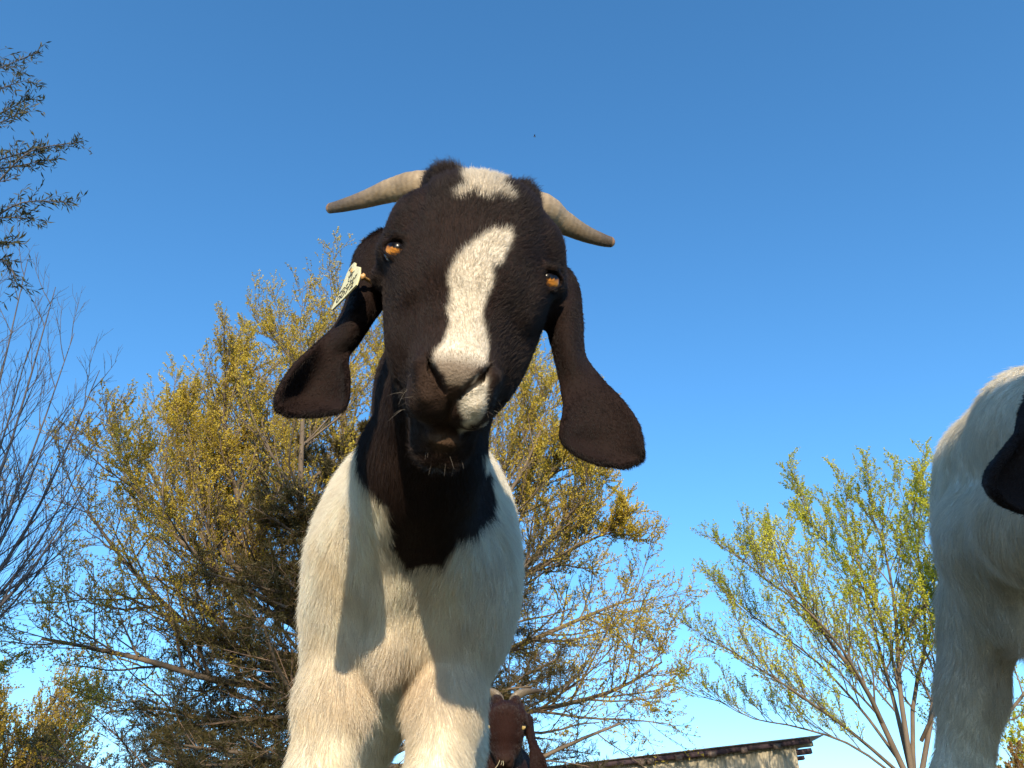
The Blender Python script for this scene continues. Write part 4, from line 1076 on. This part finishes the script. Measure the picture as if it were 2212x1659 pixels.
# ---- many-stemmed tree with fresh green leaves on the right
def green_tree():
    rng = np.random.RandomState(11); Y0 = 11.5
    base = P_y(1985, 1659, Y0); base[2] = 0
    root = empty('leafing_tree', base); tag(root, 'many stemmed tree with fresh yellow green leaves between the shed and the white goat', 'tree')
    G = lambda pts: catmull(np.array([P_y(x, y, Y0 + dy) for x, y, dy in pts]), 12)
    fork = P_y(1975, 1700, Y0)
    T = catmull(np.array([base, (base + fork) / 2 + [.03, 0, 0], fork]), 8)
    limb_obj('trunk', [(T[None], rtaper(np.array([.17]), 8, .7), 12)], M_BARK, root)
    L = [(G([(1972, 1705, 0), (1905, 1560, 0), (1868, 1483, -.1), (1808, 1406, -.2), (1748, 1322, -.3), (1708, 1246, -.3), (1680, 1170, -.3)]), 0.042),
         (G([(1975, 1700, 0), (1935, 1530, .2), (1908, 1432, .3), (1878, 1322, .4), (1858, 1229, .4), (1818, 1119, .4)]), 0.034),
         (G([(1975, 1700, 0), (1945, 1500, 0), (1938, 1373, .1), (1926, 1263, .2), (1903, 1161, .2), (1878, 1109, .2)]), 0.038),
         (G([(1975, 1700, .1), (1972, 1520, .3), (1998, 1398, .4), (1993, 1271, .5), (1978, 1161, .6), (1973, 1100, .6)]), 0.034),
         (G([(1985, 1700, 0), (2010, 1560, -.1), (2028, 1415, -.2), (2048, 1288, -.2), (2043, 1178, -.2), (2038, 1102, -.3)]), 0.038),
         (G([(1985, 1700, 0), (2060, 1580, .2), (2118, 1432, .3), (2148, 1288, .4), (2158, 1161, .4)]), 0.034),
         (G([(1985, 1705, 0), (2110, 1610, .3), (2218, 1491, .4), (2298, 1356, .5), (2338, 1229, .5)]), 0.034),
         (G([(1965, 1690, 0), (1850, 1590, -.4), (1740, 1510, -.7), (1648, 1449, -.9), (1568, 1398, -1.)]), 0.026),
         (G([(1965, 1700, 0), (1840, 1610, .4), (1720, 1570, .6), (1620, 1550, .7), (1530, 1500, .7)]), 0.020),
         (G([(1940, 1640, 0), (1850, 1520, .8), (1748, 1415, 1.1), (1648, 1347, 1.2), (1568, 1280, 1.2)]), 0.024),
         (G([(1905, 1560, -.1), (1828, 1415, -.9), (1738, 1313, -1.2), (1658, 1254, -1.2), (1598, 1203, -1.2)]), 0.023),
         (G([(1945, 1500, .1), (1908, 1356, 1.2), (1838, 1229, 1.5), (1768, 1153, 1.6), (1748, 1102, 1.6)]), 0.024),
         (G([(1990, 1600, 0), (2068, 1415, -1.), (2088, 1246, -1.3), (2068, 1144, -1.4)]), 0.026)]
    tw = []
    for pts, r0 in L:
        ln = np.linalg.norm(np.diff(pts, axis=0), axis=1).sum(); R0 = rtaper(np.array([r0]), 12, .2); pp = pts[None]
        s1, d1, l1, r1, _ = kids(pp, R0, np.array([ln]), 16, .18, 1.0, rad(36), .42, .6, rng, .5, up=.22)
        l1 = np.clip(l1, .35, 1.25); b1 = grow(s1, d1, l1, 7, .08, .09, rng); R1 = rtaper(np.clip(r1, .007, .024), 7, .3)
        s2, d2, l2, r2, _ = kids(b1, R1, l1, 10, .1, 1.0, rad(38), .46, .6, rng, .5, up=.2)
        l2 = np.clip(l2, .2, .8); b2 = grow(s2, d2, l2, 5, .09, .12, rng); R2 = rtaper(np.clip(r2, .0030, .007), 5, .4)
        s3, d3, l3, r3, _ = kids(b2, R2, l2, 4, .15, 1.0, rad(38), .5, .7, rng, .4, up=.15)
        b3 = grow(s3, d3, np.clip(l3, .12, .4), 4, .1, .12, rng); R3 = rtaper(np.clip(r3, .0025, .004), 4, .6)
        limb_obj('limb', [(pp, R0, 9), (b1, R1, 5), (b2, R2, 3), (b3, R3, 3)], M_BARK, root); tw.append((b3, b2))
    Vs, Fs, m = [], [], 0
    for b1, b2 in tw:
        for bb, cn, per in ((b2, 5, 3), (b1, 4, 3)):
            V, Fq = clusters(bb, cn, .033, rng, per + 1, .2, .8, droop=.3, up=.15, narrow=.45)
            c_ = V.reshape(-1, 4, 3)[:, 0]; keep = rng.rand(len(c_)) < np.clip(.20 + (c_[:, 0] - 3.4) * .26 + (c_[:, 2] - 3.2) * .16 + .18, .34, 1)
            V = V.reshape(-1, 4, 3)[keep].reshape(-1, 3); Fq = np.arange(len(V)).reshape(-1, 4)
            Vs.append(V); Fs.append(Fq + m); m += len(V)
    o = mesh_obj('foliage', np.concatenate(Vs), np.concatenate(Fs), M_LEAFG, root, smooth=False); o['kind'] = 'stuff'

# ---- bare tree on the left
def bare_tree():
    rng = np.random.RandomState(19); Y0 = 10.5
    base = P_y(-330, 1659, Y0); base[2] = 0
    root = empty('bare_tree', base); tag(root, 'bare dark twigged tree fanning up from the left edge', 'tree')
    G = lambda pts: catmull(np.array([P_y(x, y, Y0 + dy) for x, y, dy in pts]), 12)
    fk = P_y(-330, 1500, Y0); T = catmull(np.array([base, (base + fk) / 2, fk]), 8)
    limb_obj('trunk', [(T[None], rtaper(np.array([.22]), 8, .8), 12)], M_BARKG, root)
    L = []
    for (e, dy, r) in (((120, 620), 0, .05), ((60, 560), .8, .05), ((-20, 600), -.6, .05), ((215, 800), -.3, .045), ((160, 720), .9, .045), ((200, 960), .4, .04), ((180, 1060), -.7, .04), ((120, 900), -1., .04), ((-120, 580), .3, .055), ((60, 760), -1.4, .04), ((120, 1190), .2, .035), ((-60, 780), 1.2, .045), ((60, 1000), 1.2, .04)):
        x1, y1 = e; x0, y0 = -330, 1500
        L.append((G([(x0, y0, 0), (x0 + (x1 - x0) * .42, y0 + (y1 - y0) * .22, dy * .4), (x0 + (x1 - x0) * .74, y0 + (y1 - y0) * .55, dy * .8), (x1, y1, dy)]), r))
    for pts, r0 in L:
        ln = np.linalg.norm(np.diff(pts, axis=0), axis=1).sum(); R0 = rtaper(np.array([r0]), 12, .12); pp = pts[None]
        s1, d1, l1, r1, _ = kids(pp, R0, np.array([ln]), 13, .25, .98, rad(27), .36, .6, rng, .5, up=.12)
        l1 = np.clip(l1, .5, 2.4); b1 = grow(s1, d1, l1, 8, .05, .05, rng); R1 = rtaper(np.clip(r1, .008, .02), 8, .25)
        s2, d2, l2, r2, _ = kids(b1, R1, l1, 5, .15, .95, rad(26), .5, .6, rng, .5, up=.1)
        b2 = grow(s2, d2, np.clip(l2, .3, 1.2), 6, .06, .07, rng); R2 = rtaper(np.clip(r2, .004, .008), 6, .4)
        s3, d3, l3, r3, _ = kids(b2, R2, l2, 2, .3, .9, rad(28), .5, .7, rng, .4)
        b3 = grow(s3, d3, np.clip(l3, .2, .6), 4, .06, .08, rng); R3 = rtaper(np.clip(r3, .003, .005), 4, .6)
        limb_obj('limb', [(pp, R0, 8), (b1, R1, 5), (b2, R2, 4), (b3, R3, 3)], M_TWIGD, root)

# ---- near tree whose branch ends hang in from the upper left
def overhang_tree():
    rng = np.random.RandomState(31); Y0 = 6.4
    base = P_y(-1250, 1659, Y0); base[0] = -8.2; base[2] = 0
    root = empty('overhanging_tree', base); tag(root, 'nearer tree whose leafy branch tips reach in at the upper left', 'tree')
    pt = lambda x, y, dy=0: P_y(x, y, Y0 + dy)
    topj = np.array([-8.0, Y0 + .2, 6.2]); T = catmull(np.array([base, base + [.1, 0, 2.2], base + [.05, .1, 4.5], topj]), 12)
    limb_obj('trunk', [(T[None], rtaper(np.array([.26]), 12, .6), 12)], M_BARKG, root)
    E = [((-420, 560), (-60, 430), (60, 330), (172, 308), 0), ((-420, 560), (-200, 420), (0, 345), (85, 322), .2), ((-420, 600), (-100, 520), (40, 440), (152, 438), -.1),
         ((-420, 300), (-200, 190), (-40, 160), (82, 112), .1), ((-420, 320), (-200, 260), (-60, 210), (60, 172), -.2), ((-420, 640), (-200, 560), (-60, 540), (28, 520), .1), ((-420, 660), (-160, 560), (0, 560), (40, 625), -.1),
         ((-420, 420), (-120, 300), (10, 240), (62, 212), .3), ((-420, 480), (-160, 470), (0, 470), (75, 472), .2), ((-420, 380), (-160, 280), (-20, 270), (50, 240), -.3), ((-420, 460), (-100, 380), (30, 360), (100, 345), .3),
         ((-420, 250), (-240, 130), (-80, 110), (30, 150), .3)]
    tw = []
    for a, b, c, d, dy in E:
        pts = catmull(np.array([topj, pt(a[0], a[1], dy), pt(b[0], b[1], dy), pt(c[0], c[1], dy), pt(d[0], d[1], dy)]), 18)
        R0 = rtaper(np.array([.026]), 18, .10); pp = pts[None]; ln = np.linalg.norm(np.diff(pts, axis=0), axis=1).sum()
        s1, d1, l1, r1, _ = kids(pp, R0, np.array([ln]), 22, .38, 1.0, rad(36), .085, .5, rng, .3)
        l1 = np.clip(l1, .12, .42); b1 = grow(s1, d1, l1, 5, .10, .04, rng); R1 = rtaper(np.clip(r1, .0022, .005), 5, .5)
        limb_obj('branch', [(pp, R0, 7), (b1, R1, 4)], M_TWIGD, root)
        end = pts[None, 10:]
        tw += [(b1, 5, 2), (end, 20, 2)]
    Vs, Fs, m = [], [], 0
    for bb, cn, per in tw:
        V, Fq = clusters(bb, cn, .085, rng, per, .05, .6, up=.1, narrow=.20); Vs.append(V); Fs.append(Fq + m); m += len(V)
    o = mesh_obj('foliage', np.concatenate(Vs), np.concatenate(Fs), M_LEAFD, root, smooth=False); o['kind'] = 'stuff'

# ---- bushy trees further off
def bushy(name, label, px, Y0, height, width, seed, leafm, nb=34, leaf=.07, barkm=M_TWIG, group=None):
    rng = np.random.RandomState(seed); base = P_y(px, 1659, Y0) if px > -900 else np.array([-9.5, -13.0, 0.]); base[2] = 0
    root = empty(name, base); tag(root, label, 'tree', group)
    T = base + np.linspace(0, 1, 8)[:, None] * np.array([.2, 0, height * .45])
    limb_obj('trunk', [(T[None], rtaper(np.array([height * .02]), 8, .5), 9)], M_BARK, root)
    z = rng.uniform(.12, .45, nb) * height; az = rng.uniform(0, 2 * math.pi, nb)
    st = base + np.stack([.2 * z / (height * .45), 0 * z, z], -1); d = np.stack([np.cos(az), np.sin(az), rng.uniform(.5, 1.8, nb)], -1)
    ln = rng.uniform(.4, .62, nb) * height; ln = np.where(d[:, 2] < .9, np.minimum(ln, width * .6), ln)
    b0 = grow(st, d, ln, 9, .07, .07, rng); R0 = rtaper(height * .006 * np.ones(nb), 9, .2)
    s1, d1, l1, r1, _ = kids(b0, R0, ln, 12, .2, 1, rad(38), .34, .5, rng, .4, up=.15); b1 = grow(s1, d1, l1, 6, .08, .08, rng); R1 = rtaper(np.clip(r1, .006, .02), 6, .4)
    s2, d2, l2, r2, _ = kids(b1, R1, l1, 6, .15, 1, rad(38), .45, .6, rng, .4, up=.15); b2 = grow(s2, d2, l2, 4, .1, .08, rng); R2 = rtaper(np.clip(r2, .005, .01), 4, .5)
    for k in range(nb): limb_obj('limb', [(b0[k:k + 1], R0[k:k + 1], 6)], M_BARK, root)
    limb_obj('twigs', [(b1, R1, 4), (b2, R2, 3)], barkm, root, 'stuff')
    V, Fq = clusters(b2, 4, leaf, rng, 3, .1, .9, up=.1, narrow=.6)
    o = mesh_obj('foliage', V, Fq, leafm, root, smooth=False); o['kind'] = 'stuff'
    return root

if 'a' not in QUICK:
    big_tree(); conifer(); green_tree(); bare_tree(); overhang_tree()
    bushy('yellow_tree', 'far yellow budding tree low at the left edge behind bare branches', 0, 24, 6.6, 6.0, 3, M_FARLEAF, 70, .062)
    bushy('far_tree', 'far green tree seen behind the right hand goat leg', 2300, 22, 5.6, 5.0, 5, M_LEAFG, 26)
    bushy('shade_tree', 'unseen tall leafy tree added behind the camera on the left to cast shade', -999, 1, 17.0, 9.0, 8, M_LEAFD, 60, .16)  # out of view, added so its crown shades the left-hand trees
    bushy('orange_shrub', 'low orange leaved shrub behind the right hand goat', 2190, 16.5, 2.9, 2.4, 6, M_ORANGE, 20, .05)

# ------------------------------------------------------------------ the person holding the camera low, whose shadow falls on the right hand goat
def photographer():
    base = np.array([.46, -.85, 0]); root = empty('person', base)
    tag(root, 'person in a dark jacket and jeans crouching with a compact camera held low', 'person')
    F = Field(axis_grid([(-.14, .12, .005), (.12, .92, .012)]), axis_grid([(-1.30, -.22, .012), (-.22, .02, .005)]), axis_grid([(-.01, .10, .012), (.10, .29, .005), (.29, 1.48, .012)]))
    A = lambda *p: np.array(p, float)
    hip, chest = A(.47, -1.00, .40), A(.44, -.80, .88)
    F.path([hip, A(.46, -.95, .60), chest], [.17, .155, .165], .05, sq=(.85, 1.05, 1))
    F.path([A(.27, -.76, 1.02), A(.43, -.78, 1.08), A(.62, -.76, 1.02)], [.075, .085, .075], .05)
    F.path([A(.44, -.77, 1.06), A(.42, -.68, 1.17)], [.060, .055], .03)                      # neck
    F.ell(A(.41, -.645, 1.275), (.078, .098, .115), k=.02); F.ell(A(.405, -.60, 1.215), (.052, .060, .055), k=.03)
    F.cap(A(.405, -.545, 1.262), A(.402, -.530, 1.232), .010, .015, .012)                      # nose
    for q in (-1, 1): F.ell(A(.41 + q * .079, -.665, 1.262), (.010, .020, .032), k=.008)       # ears
    # legs, squatting
    for kx, fx in ((.30, .31), (.66, .63)):
        hx = .38 if kx < .45 else .56
        F.path([A(hx, -.98, .38), A(kx, -.56, .50)], [.105, .075], .03)
        F.path([A(kx, -.56, .50), A(fx, -.74, .26), A(fx, -.86, .10)], [.068, .058, .042], .025)
        F.path([A(fx, -.88, .05), A(fx, -.74, .042), A(fx, -.64, .034)], [.045, .042, .034], .02, sq=(1, 1, 1.1))
    # arms reaching to the camera
    WR, WL = A(.085, -.135, .205), A(-.070, -.125, .205)
    F.path([A(.62, -.76, 1.02), A(.52, -.52, .72), A(.27, -.34, .42), WR + A(.01, -.03, 0)], [.066, .052, .042, .028], .02)
    F.path([A(.27, -.76, 1.02), A(.10, -.62, .74), A(-.02, -.40, .45), WL + A(0, -.03, .01)], [.066, .052, .042, .028], .02)
    for q, Wr in ((1, WR), (-1, WL)):
        pc = Wr + A(-q * .006, .045, -.004)
        F.ell(pc, (.019, .042, .036), k=.012)
        for i, (z, L_) in enumerate(((.030, .044), (.011, .050), (-.008, .047), (-.026, .038))):
            a = pc + A(q * .004, .030, z); b = a + A(-q * .006, L_ * .48, .002); c = b + A(-q * L_ * .42, L_ * .18, 0); d = c + A(-q * L_ * .32, -L_ * .10, 0)
            F.path([a, b, c, d], [.0088, .0082, .0075, .0068], .004)
        F.path([Wr + A(0, .012, .012), pc + A(-q * .018, -.004, .040), pc + A(-q * .040, .012, .046)], [.013, .0105, .0085], .006)   # thumb behind the camera
    V, Q = F.mesh()
    o = mesh_obj('body', V, Q, attr_mat('clothes_and_skin', .8, .2, noise=.2, scale=60, bump=.4), root)
    skin, jacket, jeans, shoe = np.array([.45, .27, .19]), np.array([.035, .045, .070]), np.array([.06, .09, .16]), np.array([.08, .06, .05])
    C = np.tile(jacket, (len(V), 1)); x, y, z = V.T
    C[(z < .56) & (y < -.45) & ~((z > .44) & (y < -.80))] = jeans
    C[(z < .085)] = shoe
    C[(z > 1.13) & (y > -.80)] = skin
    C[(y > -.155) & (z < .35)] = skin
    set_col(o, soften(np.ones(len(V)), Q, 1)[:, None] * C)
    # hair and eyes
    F = Field(axis_grid([(.29, .53, .008)]), axis_grid([(-.80, -.50, .008)]), axis_grid([(1.15, 1.42, .008)]))
    F.ell(A(.41, -.660, 1.292), (.087, .100, .112), k=.01); F.ell(A(.41, -.56, 1.22), (.085, .070, .085), k=.012, sub=True)
    Vh, Qh = F.mesh(); mesh_obj('hair', Vh, Qh, noisy('hair', (.03, .02, .012), (.07, .045, .03), 90, .6, .6), root)
    for q in (-1, 1):
        Fe = Field(*[axis_grid([(c - .016, c + .016, .002)]) for c in (.405 + q * .031, -.556, 1.268)]); Fe.ell(A(.405 + q * .031, -.556, 1.268), (.012, .011, .009), k=.001)
        Ve, Qe = Fe.mesh(); mesh_obj('eye', Ve, Qe, mat('eye_white', (.6, .58, .55), .2), root)
    # the compact camera in the hands
    cr = empty('compact_camera', (0, -.03, .19)); tag(cr, 'small silver compact camera held low in both hands', 'camera')
    ax = np.array([RT, FW, UP]); c = CAM - FW * .030
    ms = mat('camera_shell', (.35, .36, .38), .35, metal=.6); mk = mat('camera_black', (.02, .02, .022), .4)
    mb = MB(); mb.box(c, (.046, .010, .028), ax); b = mb.obj('camera_body', ms, cr); bv = b.modifiers.new('b', 'BEVEL'); bv.width = .004; bv.segments = 3
    th = np.linspace(0, 2 * math.pi, 33)[:-1]; rings = [[c + FW * d + r * (math.cos(t) * RT + math.sin(t) * UP) for t in th] for r, d in ((.019, .0095), (.019, .016), (.0165, .0165), (.0165, .022), (.012, .0225), (.001, .0205))]
    V = np.array(rings).reshape(-1, 3); Fq = [[i * 32 + j, i * 32 + (j + 1) % 32, (i + 1) * 32 + (j + 1) % 32, (i + 1) * 32 + j] for i in range(5) for j in range(32)]
    mesh_obj('lens_barrel', V, np.array(Fq), mk, cr)
    mb = MB(); mb.box(c - FW * .0106, (.032, .0008, .021), ax); mb.obj('screen', mk, cr)
photographer()

# ------------------------------------------------------------------ small fly in the air above the goat
def fly():
    c = P(1155, 295, 2.2); root = empty('flying_insect', c); tag(root, 'tiny dark insect flying in the blue sky above the goats horns', 'insect')
    mk = mat('insect_black', (.02, .018, .015), .4); t = np.linspace(0, 1, 9)
    pts = c + np.stack([(t - .5) * .007, 0 * t, -.001 * t], -1); rr = .0011 * np.sin(np.clip(t, .04, .96) * math.pi) ** .6 * (1 + .3 * np.sin(t * 12))
    V, Fq = tubes(pts[None], rr[None], 8); mesh_obj('body', V, Fq, mk, root)
    for q in (-1, 1):
        w_ = np.array([[0, 0, 0], [.002, q * .002, .0025], [.0005, q * .0045, .004], [-.0025, q * .003, .0028]]) + c
        mesh_obj('wing', w_, np.array([[0, 1, 2, 3]]), mk, root)
fly()

# ------------------------------------------------------------------ short grass over the pasture
def grass():
    rng = np.random.RandomState(99); n = 60000
    r = 9.0 * rng.rand(n) ** .75; a = rng.uniform(0, 2 * math.pi, n); p = np.stack([r * np.cos(a), r * np.sin(a) + 1.0, np.full(n, -.012)], -1)
    hgt = rng.uniform(.02, .055, (n, 1)) * (1 + .6 * vnoise(p, 2.2, 4))[:, None].clip(.3, 1.6)
    th = rng.uniform(0, math.pi, n); sd = np.stack([np.cos(th), np.sin(th), 0 * th], -1) * rng.uniform(.0012, .0026, (n, 1)) * (1 + r[:, None] * .3)
    ln = np.stack([rng.normal(size=n), rng.normal(size=n), 0 * th], -1) * .35
    V = np.stack([p - sd, p + sd, p + np.array([0, 0, .6]) * hgt + ln * hgt * .35 + sd * .6, p + np.array([0, 0, 1.0]) * hgt + ln * hgt], 1).reshape(-1, 3)
    o = mesh_obj('grass', V, np.arange(4 * n).reshape(-1, 4), leaf_mat('grass_blades', (.10, .12, .03), (.26, .22, .09), 1.5), smooth=False)
    tag(o, 'short patchy pasture grass around the goats feet', kind='stuff')
grass()
